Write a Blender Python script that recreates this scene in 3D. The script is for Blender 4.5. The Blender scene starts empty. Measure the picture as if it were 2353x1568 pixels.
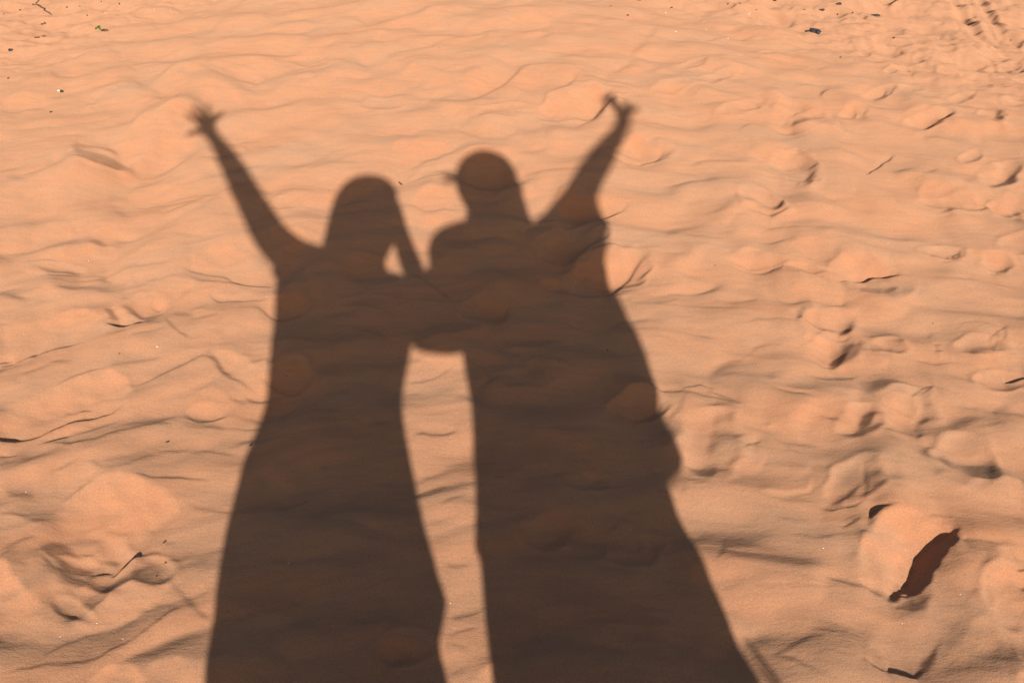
import bpy, bmesh, math
import numpy as np
from mathutils import Vector, Matrix
R = math.radians
rng = np.random.default_rng(11)
sc = bpy.context.scene
COL = sc.collection

# ------------------------------------------------------------------ camera
W, H, F = 2352.0, 1568.0, 2400.0        # working resolution the photograph was measured in
CAMZ, PITCH = 1.47, R(35.5)
cp, sp = math.cos(PITCH), math.sin(PITCH)
cam = bpy.data.cameras.new('camera'); cam.sensor_width = 36.0; cam.lens = 36.0*F/W
cam.clip_start = 0.05; cam.clip_end = 3000
co = bpy.data.objects.new('view_camera', cam); COL.objects.link(co)
co.location = (0, 0, CAMZ); co.rotation_euler = (math.pi/2-PITCH, 0, 0)
sc.camera = co

def ray(px, py):
    r = (np.asarray(px, float)-W/2)/F; u = (H/2-np.asarray(py, float))/F
    return r, cp+u*sp, -sp+u*cp
def project(x, y, z):
    dz = z-CAMZ
    f = y*cp-dz*sp; u = y*sp+dz*cp
    return W/2+F*x/f, H/2-F*u/f

# direction sunlight travels: towards the antisolar point of the photograph
_d = Vector([float(v) for v in ray(872, 462)]).normalized()
SUN = -_d                                # towards the sun
ELEV = math.asin(SUN.z); AZ = math.atan2(SUN.x, SUN.y)

# ------------------------------------------------------------------ ground grid
def sstep(a, b, x):
    t = np.clip((x-a)/(b-a), 0, 1); return t*t*(3-2*t)
def drop(d, slope, w, lim):
    s = slope*(np.sqrt(d*d+w*w)+d)/2
    return -lim*(1-np.exp(-s/lim))
def d_right(x, y): return 0.60*x+0.80*y-3.72
def d_left(x, y): return -0.72*x+0.69*y-3.72
def base(x, y):
    z = drop(d_right(x, y), 0.15, 0.5, 0.75)+drop(d_left(x, y), 0.11, 0.6, 0.45)
    z = z+.06*.8*np.log(np.cosh(np.clip((y-2.1)/.8, -9, 4)))*(1-sstep(3.5, 30, np.hypot(x, y-2)))
    return z

DX = 0.0036
X0, X1, Y0, Y1 = -4.6, 4.6, 0.85, 9.2
NX, NY = int(round((X1-X0)/DX)), int(round((Y1-Y0)/DX))
gx = X0+DX*np.arange(NX); gy = Y0+DX*np.arange(NY)
GX, GY = np.meshgrid(gx, gy)
GX = GX.astype(np.float32); GY = GY.astype(np.float32)
ZB = base(GX, GY).astype(np.float32)
U, V = project(GX, GY, ZB)

# ------------------------------------------------------------------ relief drawn as slopes, in photo tiles
TS = 2.7034*1.10544
ORG = [(0, 0), (865, 0), (1730, 0), (0, 575), (865, 575), (1730, 575), (0, 1153), (865, 1153), (1730, 1153)]
def tl(t, pts):
    ox, oy = ORG[t-1]
    a = np.asarray(pts, float)
    return np.stack([ox/1.10544+a[:, 0]/TS, oy/1.10544+a[:, 1]/TS], 1)
RS = 0.7                                 # raster scale
PADX, PADY = 60, 60
RW, RH = int((W+2*PADX)*RS), int((H+2*PADY)*RS)
SL = np.zeros((RH, RW), np.float32)      # slope drawing (rise away from the viewer)
MIN = np.zeros((RH, RW), np.float32)     # mineral drawing: bare orange sand (+), grey veneer (-)
def _sub(pts, pad):
    x0, y0 = (pts.min(0)-pad); x1, y1 = (pts.max(0)+pad)
    i0, i1 = max(0, int((x0+PADX)*RS)), min(RW, int((x1+PADX)*RS)+2)
    j0, j1 = max(0, int((y0+PADY)*RS)), min(RH, int((y1+PADY)*RS)+2)
    if i1 <= i0 or j1 <= j0: return None
    xs = np.arange(i0, i1)/RS-PADX; ys = np.arange(j0, j1)/RS-PADY
    return i0, i1, j0, j1, *np.meshgrid(xs, ys)
def smooth_poly(p, closed):
    q = p
    for _ in range(2):                   # Chaikin
        if closed:
            n = np.roll(q, -1, 0); q = np.stack([.75*q+.25*n, .25*q+.75*n], 1).reshape(-1, 2)
        else:
            a, b = q[:-1], q[1:]
            m = np.stack([.75*a+.25*b, .25*a+.75*b], 1).reshape(-1, 2)
            q = np.vstack([q[:1], m[1:-1], q[-1:]]) if len(q) > 2 else q
    return q
# warp so that no traced outline stays ruler-clean
def band_noise(n, m, lx, ly, seed, width=0.6):
    r = np.random.default_rng(seed)
    f = np.fft.rfft2(r.standard_normal((n, m)).astype(np.float32))
    ky = np.fft.fftfreq(n)[:, None]*ly; kx = np.fft.rfftfreq(m)[None, :]*lx
    k = np.sqrt(kx*kx+ky*ky)+1e-9
    f *= np.exp(-(np.log(k)**2)/(2*width*width))
    z = np.fft.irfft2(f, s=(n, m)).astype(np.float32)
    return z/z.std()
WU = band_noise(RH, RW, 46, 30, 1)*2.4; WV = band_noise(RH, RW, 60, 30, 2)*1.7; WN = band_noise(RH, RW, 90, 45, 3)
def B(t, pts, amp, blur=9, mineral=1.0):
    p = smooth_poly(tl(t, pts), True)
    s = _sub(p, blur*1.5+6)
    if s is None: return
    i0, i1, j0, j1, x, y = s
    x = x+WU[j0:j1, i0:i1]; y = y+WV[j0:j1, i0:i1]
    ins = np.zeros(x.shape, bool); d2 = np.full(x.shape, 1e9)
    q = np.roll(p, -1, 0)
    for (ax, ay), (bx, by) in zip(p, q):
        if ay != by:
            c = ((ay > y) != (by > y)) & (x < (bx-ax)*(y-ay)/(by-ay)+ax); ins ^= c
        ex, ey = bx-ax, by-ay; L = ex*ex+ey*ey+1e-9
        k = np.clip(((x-ax)*ex+(y-ay)*ey)/L, 0, 1)
        d2 = np.minimum(d2, (x-ax-k*ex)**2+(y-ay-k*ey)**2)
    d = np.sqrt(d2); d[~ins] *= -1
    hgt = np.clip((y-p[:, 1].min())/(np.ptp(p[:, 1])+1e-6), 0, 1)
    bl = blur*(.5+1.5*hgt) if amp > 0 else blur   # crest edges crisp, feet of the slopes soft
    t = np.clip((d+bl*.5)/(bl*1.5), 0, 1); m = t*t*(3-2*t)
    if amp > 0: m = m*(1.35-.85*hgt)*1.32*np.clip(.85+.28*WN[j0:j1, i0:i1], .4, 1.4)
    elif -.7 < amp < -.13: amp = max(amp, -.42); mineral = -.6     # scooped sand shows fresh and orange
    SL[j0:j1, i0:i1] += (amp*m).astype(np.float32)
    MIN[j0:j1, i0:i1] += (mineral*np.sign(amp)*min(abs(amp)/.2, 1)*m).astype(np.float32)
def D(t, pts, w, amp, mineral=0.35):
    if abs(amp) < .8 and w <= 22: w *= 1.55; amp *= .46      # most little scarps are soft, only the deep ones are crisp
    amp = -.9 if amp < -1.3 else max(amp, -.5)
    w = w/TS
    p = smooth_poly(tl(t, pts), False)
    s = _sub(p, w*2+40)
    if s is None: return
    i0, i1, j0, j1, x, y = s
    x = x+WU[j0:j1, i0:i1]*.7; y = y+WV[j0:j1, i0:i1]*.7
    seg = np.hypot(*(p[1:]-p[:-1]).T); cum = np.concatenate([[0], np.cumsum(seg)]); tot = cum[-1]+1e-9
    best = np.full(x.shape, 1e9); par = np.zeros(x.shape); side = np.zeros(x.shape)
    for k, ((ax, ay), (bx, by)) in enumerate(zip(p[:-1], p[1:])):
        ex, ey = bx-ax, by-ay; L = ex*ex+ey*ey+1e-9
        a = np.clip(((x-ax)*ex+(y-ay)*ey)/L, 0, 1)
        dd = (x-ax-a*ex)**2+(y-ay-a*ey)**2
        u = dd < best; best[u] = dd[u]; par[u] = ((cum[k]+a*seg[k])/tot)[u]; side[u] = (ay+a*ey-y)[u]
    hw = np.maximum(w*(0.35+0.65*np.sqrt(np.clip(4*par*(1-par), 0, 1))), 1.3)
    taper = np.clip(np.minimum(par, 1-par)/0.14, 0, 1)*.8+.2
    m = np.exp(-best/(hw*hw)*1.9)*taper
    A = amp
    SL[j0:j1, i0:i1] += (A*m).astype(np.float32)
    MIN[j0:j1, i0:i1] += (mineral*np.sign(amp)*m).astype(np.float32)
    if amp < -.2:                        # sand rises again behind the little lee, and sinks gently towards it in front
        dist = np.sqrt(best); g = min(1, abs(amp)/.6)*taper*np.sqrt(np.clip(4*par*(1-par), 0, 1))
        up = np.where(side > 0, 1, 0)*np.exp(-dist/(5+1.6*w))*(1-np.exp(-dist/(w*.6+1)))*.20*g
        dn = np.where(side < 0, 1, 0)*np.exp(-dist/(8+2*w))*.07*g
        SL[j0:j1, i0:i1] += (up-dn).astype(np.float32)
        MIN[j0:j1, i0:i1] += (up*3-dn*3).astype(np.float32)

# tile 1 (far left)
B(1,[(760,940),(900,900),(1290,780),(1400,830),(1330,960),(1250,1060),(1000,1110),(900,1110),(840,1020),(740,960)],.38)
B(1,[(470,1010),(600,960),(760,960),(850,1050),(930,1120),(750,1160),(620,1155),(520,1110)],-.42)
B(1,[(900,720),(1040,680),(1080,740),(1280,730),(1000,770),(850,780)],.15)
B(1,[(1040,680),(1180,670),(1240,690),(1190,750),(1110,745)],-.2,6)
B(1,[(1050,560),(1350,490),(1400,540),(1300,640),(1120,660)],.15)
B(1,[(1390,500),(1560,560),(1500,565),(1430,550)],-.2,6)
B(1,[(1320,700),(1480,600),(1640,650),(1700,690),(1650,760),(1450,760)],.18)
B(1,[(1690,680),(1830,690),(1850,720),(1760,745),(1710,730)],-.15,6)
B(1,[(380,500),(480,440),(560,450),(680,470),(600,520),(450,535)],.18)
D(1,[(350,500),(370,518),(410,528)],18,-.4)
B(1,[(740,370),(860,330),(1060,310),(1100,350),(960,380),(840,380)],.15)
D(1,[(740,360),(790,360),(820,378)],14,-.3)
B(1,[(1220,450),(1280,420),(1340,450),(1310,485),(1240,480)],-.12,6)
B(1,[(1640,260),(1900,190),(1940,210),(1800,250)],.15,6)
B(1,[(1440,390),(1640,340),(1690,340),(1500,390)],.14,6)
B(1,[(1700,180),(1830,165),(1790,190)],.14,6)
B(1,[(2100,225),(2270,215),(2180,240)],.14,6)
B(1,[(1980,320),(2140,315),(2060,335)],.12,6)
B(1,[(0,680),(200,660),(300,680),(120,750),(0,760)],.14)
B(1,[(430,600),(560,560),(880,540),(760,580),(600,620)],.12)
B(1,[(580,685),(640,690),(620,706),(600,704)],-.9,4)
B(1,[(0,1330),(500,1150),(1000,1130),(1100,1140),(700,1290),(400,1420),(0,1520)],.13,14)
B(1,[(300,1450),(700,1290),(900,1250),(870,1310),(600,1380),(400,1440)],-.12)
B(1,[(780,1300),(1100,1215),(1300,1290),(1000,1350),(700,1440),(560,1480)],.14)
D(1,[(900,1370),(1000,1360),(1280,1370),(1420,1390)],10,-.9)
D(1,[(1000,1350),(1250,1330),(1400,1340),(1520,1380)],14,-.35)
D(1,[(1380,1080),(1480,1080),(1600,1050)],13,-.8)
D(1,[(1540,1200),(1640,1185),(1720,1190)],12,-.7)
D(1,[(930,870),(1000,840),(1280,770)],16,-.3)
B(1,[(780,820),(860,820),(930,868),(860,872)],-.25,7)
D(1,[(1000,1110),(1150,1100),(1300,1050),(1400,1000),(1600,990),(1800,1010),(2000,1030)],16,-.4)
D(1,[(1800,1180),(1900,1150),(2100,1160),(2250,1080),(2352,1040)],22,-.35)
B(1,[(1700,840),(2000,740),(2100,700),(2352,760),(2352,900),(2050,930),(1800,920)],.08,14)
B(1,[(1690,1080),(1800,1060),(2020,1050),(2200,1080),(2000,1140),(1760,1180)],.1,10)
D(1,[(1690,1010),(1730,1050)],24,-.25)
D(1,[(1480,595),(1640,600),(1760,640)],16,-.3)
D(1,[(1780,620),(1880,640),(1905,630)],20,-.25)
D(1,[(2110,735),(2230,750),(2352,760)],14,-.3)
D(1,[(920,560),(1020,620),(1110,660)],30,-.25)
D(1,[(870,460),(900,480),(935,497)],14,-.4)
D(1,[(250,495),(285,515)],14,-.35); D(1,[(255,540),(290,538)],10,-.5); D(1,[(130,630),(145,642)],12,-.6)
D(1,[(0,760),(80,750),(160,765)],10,-.4)
D(1,[(0,1180),(60,1160),(110,1185)],20,-.3); D(1,[(0,1110),(120,1105)],14,-.25)
D(1,[(180,1550),(300,1510),(480,1490)],20,-.3); D(1,[(480,1555),(530,1565)],10,-.6)
D(1,[(450,930),(560,915),(640,940)],14,.3); D(1,[(440,950),(580,930),(660,950)],12,-.35)
D(1,[(140,750),(400,700),(560,685)],14,-.3); D(1,[(0,890),(300,780),(620,700)],40,-.1)
# tile 2 (far middle)
B(2,[(90,380),(280,360),(360,400),(240,490)],.2)
D(2,[(60,395),(150,450),(240,500),(320,460)],16,-.2)
B(2,[(410,540),(440,480),(520,470),(640,490),(820,500),(860,600),(760,630),(680,620),(560,560)],.15)
B(2,[(860,600),(830,540),(960,490),(1180,480),(1200,520),(1050,600),(900,680),(760,640)],.18)
D(2,[(860,685),(1000,640),(1150,560),(1230,490)],26,-.5)
B(2,[(1170,570),(1240,490),(1400,470),(1540,480),(1620,530),(1600,590),(1500,630),(1430,660),(1250,650)],.13)
B(2,[(1430,665),(1500,620),(1620,560),(1630,600),(1540,660),(1450,680)],-.25,6)
D(2,[(1200,480),(1400,465),(1540,472),(1650,510)],10,-.35)
B(2,[(1340,700),(1450,700),(1650,640),(1760,620),(1820,660),(1780,720),(1680,800),(1590,865),(1480,790)],.26)
B(2,[(1590,870),(1680,800),(1780,710),(1830,730),(1840,770),(1740,830)],-.35,6)
B(2,[(920,820),(1000,740),(1150,690),(1280,660),(1200,740),(1180,790),(1050,840),(930,860)],-.17)
B(2,[(780,870),(930,865),(1180,830),(1230,880),(1180,940),(1000,975),(890,930)],.22)
D(2,[(740,870),(880,940),(980,975),(1100,960),(1200,930),(1230,900)],18,-.45)
B(2,[(210,660),(440,580),(600,640),(720,680),(500,670),(300,680)],.15)
D(2,[(240,665),(400,648),(560,660),(720,690),(860,685)],12,-.35)
B(2,[(340,1000),(600,980),(760,1000),(840,1030),(660,1060),(520,1130),(430,1150),(380,1090)],.16)
D(2,[(480,1155),(620,1090),(760,1050),(850,1040)],28,-.35)
B(2,[(0,1090),(200,1090),(300,1120),(0,1140)],.15)
D(2,[(0,1140),(180,1130),(330,1130),(450,1155)],14,-.35)
B(2,[(1150,1090),(1240,1010),(1400,990),(1370,1020),(1250,1060)],.14)
B(2,[(1420,1000),(1470,965),(1600,970),(1640,1000),(1560,1050),(1450,1060)],.14)
B(2,[(1880,1060),(1900,980),(1960,930),(2100,950),(2230,1000),(2240,1040),(2150,1080),(1980,1110)],.22)
D(2,[(1860,1085),(1980,1115),(2120,1090),(2240,1040)],14,-.8)
D(2,[(640,1170),(760,1210),(860,1220),(980,1240),(1080,1260),(1180,1240)],16,-.75)
D(2,[(1200,1225),(1300,1200),(1450,1180),(1620,1185),(1720,1200)],12,-.55)
B(2,[(800,1200),(830,1060),(980,1040),(1140,1090),(1190,1200),(1080,1240),(950,1230)],.28)
B(2,[(1480,1480),(1500,1350),(1600,1300),(1750,1350),(1900,1380),(1980,1420),(1880,1470),(1760,1510),(1600,1495)],.28)
D(2,[(1180,1510),(1380,1520),(1580,1500),(1720,1510),(1880,1470),(1980,1430)],14,-1.2)
B(2,[(430,1370),(620,1310),(820,1320),(850,1400),(800,1440),(600,1450),(430,1400)],.22)
D(2,[(420,1410),(500,1410),(620,1440),(800,1440)],12,-.5)
B(2,[(480,1530),(600,1470),(830,1450),(840,1568),(500,1568)],.15)
B(2,[(1060,330),(1160,320),(1150,345),(1080,345)],.16,6)
B(2,[(370,290),(500,270),(480,300)],.15,6)
B(2,[(600,310),(720,280),(880,270),(850,320),(740,330)],.14,6)
B(2,[(1140,170),(1200,130),(1400,135),(1440,170),(1300,210)],.17,6)
B(2,[(900,205),(1000,195),(1040,215),(940,225)],.15,6)
B(2,[(1640,380),(1700,360),(1800,375),(1760,405)],.13,6)
B(2,[(1440,180),(1700,190),(1760,230),(1560,220)],.12,6)
B(2,[(1830,290),(2050,290),(2000,350),(1900,330)],.12,6)
B(2,[(700,210),(780,200),(800,215)],.14,5); B(2,[(1040,245),(1150,240),(1180,250),(1080,262)],.12,5)
B(2,[(0,200),(200,190),(480,185),(300,215),(60,250)],.09,6)
B(2,[(1960,360),(2060,320),(2100,350),(2040,385)],-.25,6)
B(2,[(1650,430),(1720,415),(1690,440)],-.3,5)
D(2,[(2090,262),(2160,230)],18,-.45); D(2,[(2110,490),(2200,482)],16,-.45); D(2,[(1120,275),(1190,245)],14,-.3)
B(2,[(1880,510),(1990,480),(2140,520),(2160,545),(1950,545)],.16)
B(2,[(2130,610),(2352,570),(2352,680),(2250,690)],.15)
D(2,[(1650,520),(1800,590),(1900,640)],16,-.2)
D(2,[(690,400),(820,420),(1000,420),(1040,412)],12,-.3)
D(2,[(480,465),(620,495),(740,500)],12,-.3)
D(2,[(0,700),(100,700),(220,720),(340,760)],18,-.25); D(2,[(0,940),(200,945),(400,970),(640,940)],18,-.28)
D(2,[(260,790),(420,770),(600,750),(640,770)],14,-.22); D(2,[(640,800),(760,850),(900,860)],18,-.3)
D(2,[(1640,820),(1590,878),(1480,820),(1360,730)],14,-.25)
D(2,[(2080,850),(2200,860),(2352,880)],26,-.14); D(2,[(1980,1230),(2150,1215),(2270,1230),(2352,1265)],14,.18)
D(2,[(1760,1340),(1980,1370),(2352,1400)],18,-.22); D(2,[(1850,1290),(2352,1330)],12,-.16)
D(2,[(0,1360),(140,1370),(260,1400),(310,1440)],12,-.35)
B(2,[(120,1400),(240,1370),(310,1440),(280,1510),(80,1490)],.16,8)
D(2,[(0,1470),(90,1465),(200,1440),(300,1460)],30,-.25)
# tile 3 (far right)
B(3,[(20,480),(160,450),(360,490),(400,520),(280,530),(100,510)],.15,6)
B(3,[(385,530),(430,500),(455,510)],-.5,4)
B(3,[(480,405),(540,380),(520,405)],-.5,4); B(3,[(740,385),(830,375),(800,395)],-.4,4)
B(3,[(0,580),(60,600),(40,670),(0,670)],.12,6); B(3,[(60,660),(120,630),(100,670)],-.3,5)
B(3,[(440,540),(600,560),(740,640),(620,640),(480,590)],.12,6)
B(3,[(710,570),(820,560),(980,610),(920,640),(780,610)],.16,6); B(3,[(930,645),(990,610),(1030,612),(1000,645)],-.6,4)
B(3,[(1170,580),(1300,590),(1420,615),(1300,660),(1180,640)],.17,6)
D(3,[(1290,665),(1360,640),(1425,618)],9,-1.1); B(3,[(1310,680),(1430,630),(1430,665),(1360,690)],-.35,5)
D(3,[(1510,640),(1570,625),(1610,605)],12,-.8)
B(3,[(760,870),(750,780),(800,730),(870,770),(930,780),(920,810),(850,850),(830,870)],-.4,6)
B(3,[(600,800),(640,690),(760,700),(740,860),(650,840)],.18,6)
B(3,[(1080,760),(1130,700),(1220,710),(1200,780),(1120,780)],.17,6); B(3,[(1230,790),(1300,770),(1260,803)],-.5,4); B(3,[(1000,880),(1070,880),(1030,850)],-.35,5)
B(3,[(1510,790),(1600,735),(1780,760),(1860,790),(1700,850),(1560,830)],.18,6)
D(3,[(1655,855),(1740,840),(1780,820),(1880,790)],15,-1.4); B(3,[(1620,880),(1670,855),(1760,840),(1700,885)],-.4,4)
B(3,[(1530,940),(1700,870),(1980,860),(2090,920),(2030,1030),(1800,940)],.13,8)
B(3,[(2120,820),(2150,775),(2200,780),(2240,850),(2180,855)],-.35,5); D(3,[(2050,790),(2130,785)],14,-.4)
D(3,[(1255,1220),(1320,1170),(1380,1120),(1480,1045)],10,-1.2)
B(3,[(1270,1190),(1380,1060),(1440,1050),(1340,1150)],.15,5)
B(3,[(1950,1115),(2020,1070),(2010,1100)],-.5,5)
B(3,[(2180,1150),(2260,1100),(2352,1110),(2352,1190),(2240,1180)],-.15,6); D(3,[(2120,1280),(2200,1240),(2310,1215)],40,-.8)
B(3,[(450,1040),(560,1030),(700,1050),(780,1100),(640,1160),(560,1110)],.22,7); B(3,[(640,1190),(700,1130),(850,1110),(880,1180),(780,1270)],-.1,8); B(3,[(780,1270),(880,1180),(930,1280),(870,1305)],-.42,6)
B(3,[(360,1340),(450,1320),(600,1320),(700,1390),(640,1430),(480,1400)],.22,7); B(3,[(590,1450),(640,1430),(710,1390),(700,1440),(640,1480)],-.5,6)
D(3,[(600,1490),(610,1530)],22,-.4)
B(3,[(1630,1300),(1700,1270),(1950,1320),(2080,1380),(2060,1430),(1920,1410),(1800,1390),(1640,1380)],.17,7); B(3,[(1790,1390),(1900,1400),(1960,1440),(1850,1460)],-.28,6); D(3,[(2060,1437),(2150,1430)],10,-1.2); B(3,[(2090,1380),(2150,1430),(2080,1430)],-.3,5)
B(3,[(2170,1330),(2352,1240),(2352,1380),(2250,1390)],.2,7)
B(3,[(2100,1370),(2260,1420),(2260,1500),(2180,1440)],.15,7); B(3,[(2260,1480),(2352,1440),(2352,1540)],-.25,6)
B(3,[(1790,1480),(2050,1500),(2200,1568),(1900,1550)],.13,8)
B(3,[(370,910),(440,870),(510,840),(500,870),(430,900)],-.4,5); B(3,[(240,820),(330,780),(470,810),(380,900),(290,900)],.1,8)
B(3,[(510,720),(570,705),(600,740),(540,740)],-.25,5); D(3,[(510,725),(550,710),(590,705)],10,-.5)
B(3,[(1630,380),(1690,360),(1680,395),(1650,398)],-.6,4); B(3,[(1450,335),(1510,320),(1480,350)],-.5,4); B(3,[(1270,330),(1340,330),(1330,360)],-.4,4); B(3,[(1350,400),(1430,395),(1410,440)],-.35,4)
B(3,[(1790,410),(1850,400),(1830,420)],-.5,4); B(3,[(2040,445),(2105,420),(2080,442)],-.8,3); B(3,[(1760,430),(1850,450),(1810,465)],-.4,4); B(3,[(1350,480),(1430,465),(1390,495)],-.4,4); B(3,[(1620,570),(1690,575),(1660,583)],-.4,4)
D(3,[(2010,595),(2090,570)],10,-.9); D(3,[(2140,572),(2180,565)],8,-.7); B(3,[(1830,640),(1940,635),(1890,652)],-.5,4); D(3,[(1640,700),(1720,680),(1780,660),(1740,645)],14,-.35)

D(3,[(1840,60),(1900,180),(2000,270)],30,.22); D(3,[(2020,60),(2080,150),(2150,250)],30,.22)
B(3,[(2080,350),(2130,325),(2110,355)],-.5,4); D(3,[(2190,415),(2280,390)],14,-.5); D(3,[(2310,290),(2352,300)],30,-.6); D(3,[(2330,480),(2352,500)],30,-.5); B(3,[(1890,190),(1920,170),(1915,210)],-.5,4); B(3,[(1770,165),(1810,150),(1790,180)],-.4,4); D(3,[(2300,560),(2352,600)],16,-.3)
D(3,[(1410,520),(1460,530)],12,-.4); D(3,[(1565,515),(1605,510)],12,-.6); B(3,[(1560,450),(1620,440),(1590,470)],-.3,4); B(3,[(1240,245),(1290,270),(1260,275)],-.4,4)
D(3,[(0,400),(300,400),(560,430)],20,-.12); D(3,[(850,470),(1060,470),(1200,460)],16,-.2); B(3,[(840,460),(1040,455),(1000,480),(880,490)],.15,5)
D(3,[(0,1000),(160,990),(320,1000)],14,-.2); D(3,[(0,1390),(200,1400),(350,1460)],16,-.2); D(3,[(180,1215),(280,1190)],16,-.25); D(3,[(750,1050),(900,1055),(1100,1040)],14,-.25); D(3,[(1100,1350),(1170,1370),(1190,1260)],14,.2); D(3,[(700,1340),(900,1380),(1100,1370)],16,-.2); D(3,[(820,1320),(1000,1360),(1130,1360)],12,.2)
D(3,[(1640,1240),(1760,1180)],24,-.25); D(3,[(1815,1165),(1840,1160)],14,-.6); D(3,[(1930,1250),(1970,1290)],36,-.15); D(3,[(1030,1405),(1080,1385)],16,-.3); D(3,[(640,945),(900,950),(1300,980),(1500,1010)],14,-.12)
# tile 4 (left)
B(4,[(350,190),(700,90),(800,110),(830,170),(720,260),(590,300),(520,270)],.16,8)
B(4,[(250,265),(400,235),(480,250),(560,300),(400,320),(330,318),(260,290)],-.18,6)
D(4,[(310,315),(380,322),(480,310),(560,300)],10,-.9); D(4,[(0,345),(150,285),(270,262)],18,-.3); D(4,[(0,400),(200,340),(310,318)],16,-.35)
D(4,[(310,360),(420,370),(560,350),(660,350),(760,310),(900,270),(1150,275),(1250,230)],14,-.45); D(4,[(560,300),(640,305),(760,300)],12,-.4)
B(4,[(1300,230),(1360,180),(1480,135),(1620,160),(1740,230),(1850,330),(1700,360),(1560,330),(1440,300),(1270,290)],.19,8)
D(4,[(1255,290),(1280,310),(1440,310),(1560,340),(1640,375),(1750,395),(1890,390)],12,-1.25); D(4,[(1300,340),(1360,370),(1460,365),(1600,375),(1680,395)],10,-.6); D(4,[(1290,260),(1450,255),(1600,250),(1640,270)],14,-.3)
D(4,[(1430,440),(1470,490),(1530,510),(1660,500),(1800,497)],10,-.8); B(4,[(1450,430),(1560,460),(1700,440),(1820,470),(1780,495),(1620,495),(1520,500)],.16,6)
D(4,[(1770,560),(1830,595),(1900,605),(2030,590),(2130,540)],16,-1.1); B(4,[(1780,540),(1860,480),(2000,460),(2150,500),(2080,560),(1950,595),(1840,585)],.2,8)
B(4,[(890,560),(920,490),(960,420),(1080,370),(1290,355),(1340,390),(1200,480),(1100,560),(1040,600),(960,600)],.16,7)
D(4,[(890,570),(940,600),(1000,625),(1060,605),(1120,570),(1200,510),(1330,400)],20,-.5); D(4,[(1000,460),(1050,475)],12,-.6); D(4,[(1030,530),(1060,542),(1090,545)],12,-.7); D(4,[(890,560),(940,590),(980,590)],10,-.5); D(4,[(830,490),(870,475)],12,-.35); D(4,[(900,330),(950,380)],16,-.35); D(4,[(1000,375),(1060,368)],12,-.35)
D(4,[(940,600),(1000,628),(1045,620)],9,-.7)
B(4,[(740,545),(830,570),(900,640),(960,660),(900,690),(850,695),(800,600)],.22,5); B(4,[(710,590),(750,550),(790,580),(830,690),(780,690)],-.35,5); D(4,[(740,670),(800,703),(880,700),(980,685),(1060,655)],16,-1.2); D(4,[(360,570),(480,545),(600,570),(740,548)],18,-.4)
B(4,[(0,870),(0,650),(250,620),(500,570),(680,590),(700,650),(600,720),(400,760),(280,820),(120,890)],.13,10)
D(4,[(0,935),(130,890),(300,830),(430,810),(580,793)],15,-1.35); D(4,[(580,793),(760,770),(900,740)],14,-.35); B(4,[(-30,880),(80,880),(40,910),(-30,915)],-.8,4)
B(4,[(300,920),(420,880),(620,840),(640,860),(440,900)],.12,5); B(4,[(310,930),(440,910),(520,940),(420,960)],-.14,5)
B(4,[(400,1110),(520,1050),(700,1010),(800,1020),(920,1080),(870,1180),(700,1170),(560,1240),(400,1260),(200,1330),(0,1400),(-40,1280),(200,1170)],.19,8)
D(4,[(380,1115),(480,1060),(620,1020),(720,1008)],12,-.7); D(4,[(540,1240),(620,1235)],12,-.8); D(4,[(430,1260),(540,1240)],14,-.35)
B(4,[(560,1240),(700,1180),(850,1180),(900,1190),(780,1265),(640,1280),(480,1320),(300,1380),(420,1290)],.13,6)
D(4,[(-40,1450),(120,1450),(240,1420),(400,1350),(520,1310),(780,1268),(850,1220)],22,-1.2); D(4,[(-60,1445),(0,1440),(110,1452)],40,-.9)
D(4,[(280,1465),(380,1445),(470,1420)],12,-1.1); B(4,[(230,1440),(440,1380),(580,1350),(640,1360),(480,1410),(300,1450)],.16,5)
D(4,[(330,1490),(500,1480),(640,1480),(800,1440),(1000,1390),(1200,1290)],14,-.45)
B(4,[(0,1530),(200,1480),(520,1490),(580,1530),(560,1568),(0,1568)],.1,8)
D(4,[(720,1005),(900,960),(1060,920),(1160,850),(1400,830)],18,-.28); D(4,[(930,1100),(1100,1030),(1380,905),(1450,910)],13,-.6)
B(4,[(950,1090),(1390,910),(1480,960),(1560,1030),(1400,1090),(1280,1180)],.08,10)
B(4,[(1400,900),(1480,900),(1540,980),(1650,1020),(1750,1090),(1640,1050),(1520,1010)],-.3,5)
D(4,[(1500,960),(1540,955)],10,-.4); D(4,[(1520,1000),(1580,985)],10,-.4); D(4,[(1450,900),(1500,905)],10,-.5)
B(4,[(1450,870),(1560,850),(1700,920),(1860,900),(1850,1110),(1760,1090),(1620,1000),(1540,960)],.25,7)
B(4,[(1860,900),(2040,880),(2140,950),(2110,1040),(1950,1100),(1850,1115)],.3,6); D(4,[(1660,1120),(1760,1140),(1850,1120)],13,-.7); D(4,[(1860,1110),(2000,1090),(2150,1040)],18,-.45); B(4,[(2150,920),(2352,900),(2352,1020),(2180,1020)],-.2,8)
B(4,[(1650,860),(1850,860),(1760,930),(1690,910)],-.14,6)
B(4,[(1270,1270),(1300,1180),(1450,1100),(1560,1130),(1640,1180),(1500,1250),(1380,1300),(1300,1300)],.2,7)
D(4,[(1265,1270),(1310,1305),(1380,1310),(1450,1295),(1560,1255)],15,-1.2); D(4,[(1560,1255),(1700,1260),(1800,1280)],14,-.3)
D(4,[(1360,1365),(1540,1345),(1700,1345),(1810,1330)],13,-.4); D(4,[(1080,1568),(1350,1520),(1540,1530),(1650,1550)],13,-.4)
B(4,[(1120,620),(1190,680),(1290,770),(1350,800),(1240,760),(1170,700)],-.33,5); D(4,[(1220,740),(1300,780)],12,-.4)
B(4,[(1290,580),(1400,560),(1660,660),(1640,680),(1500,620),(1350,640)],.1,7); B(4,[(1320,640),(1420,660),(1500,620),(1400,605)],-.16,5)
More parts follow.
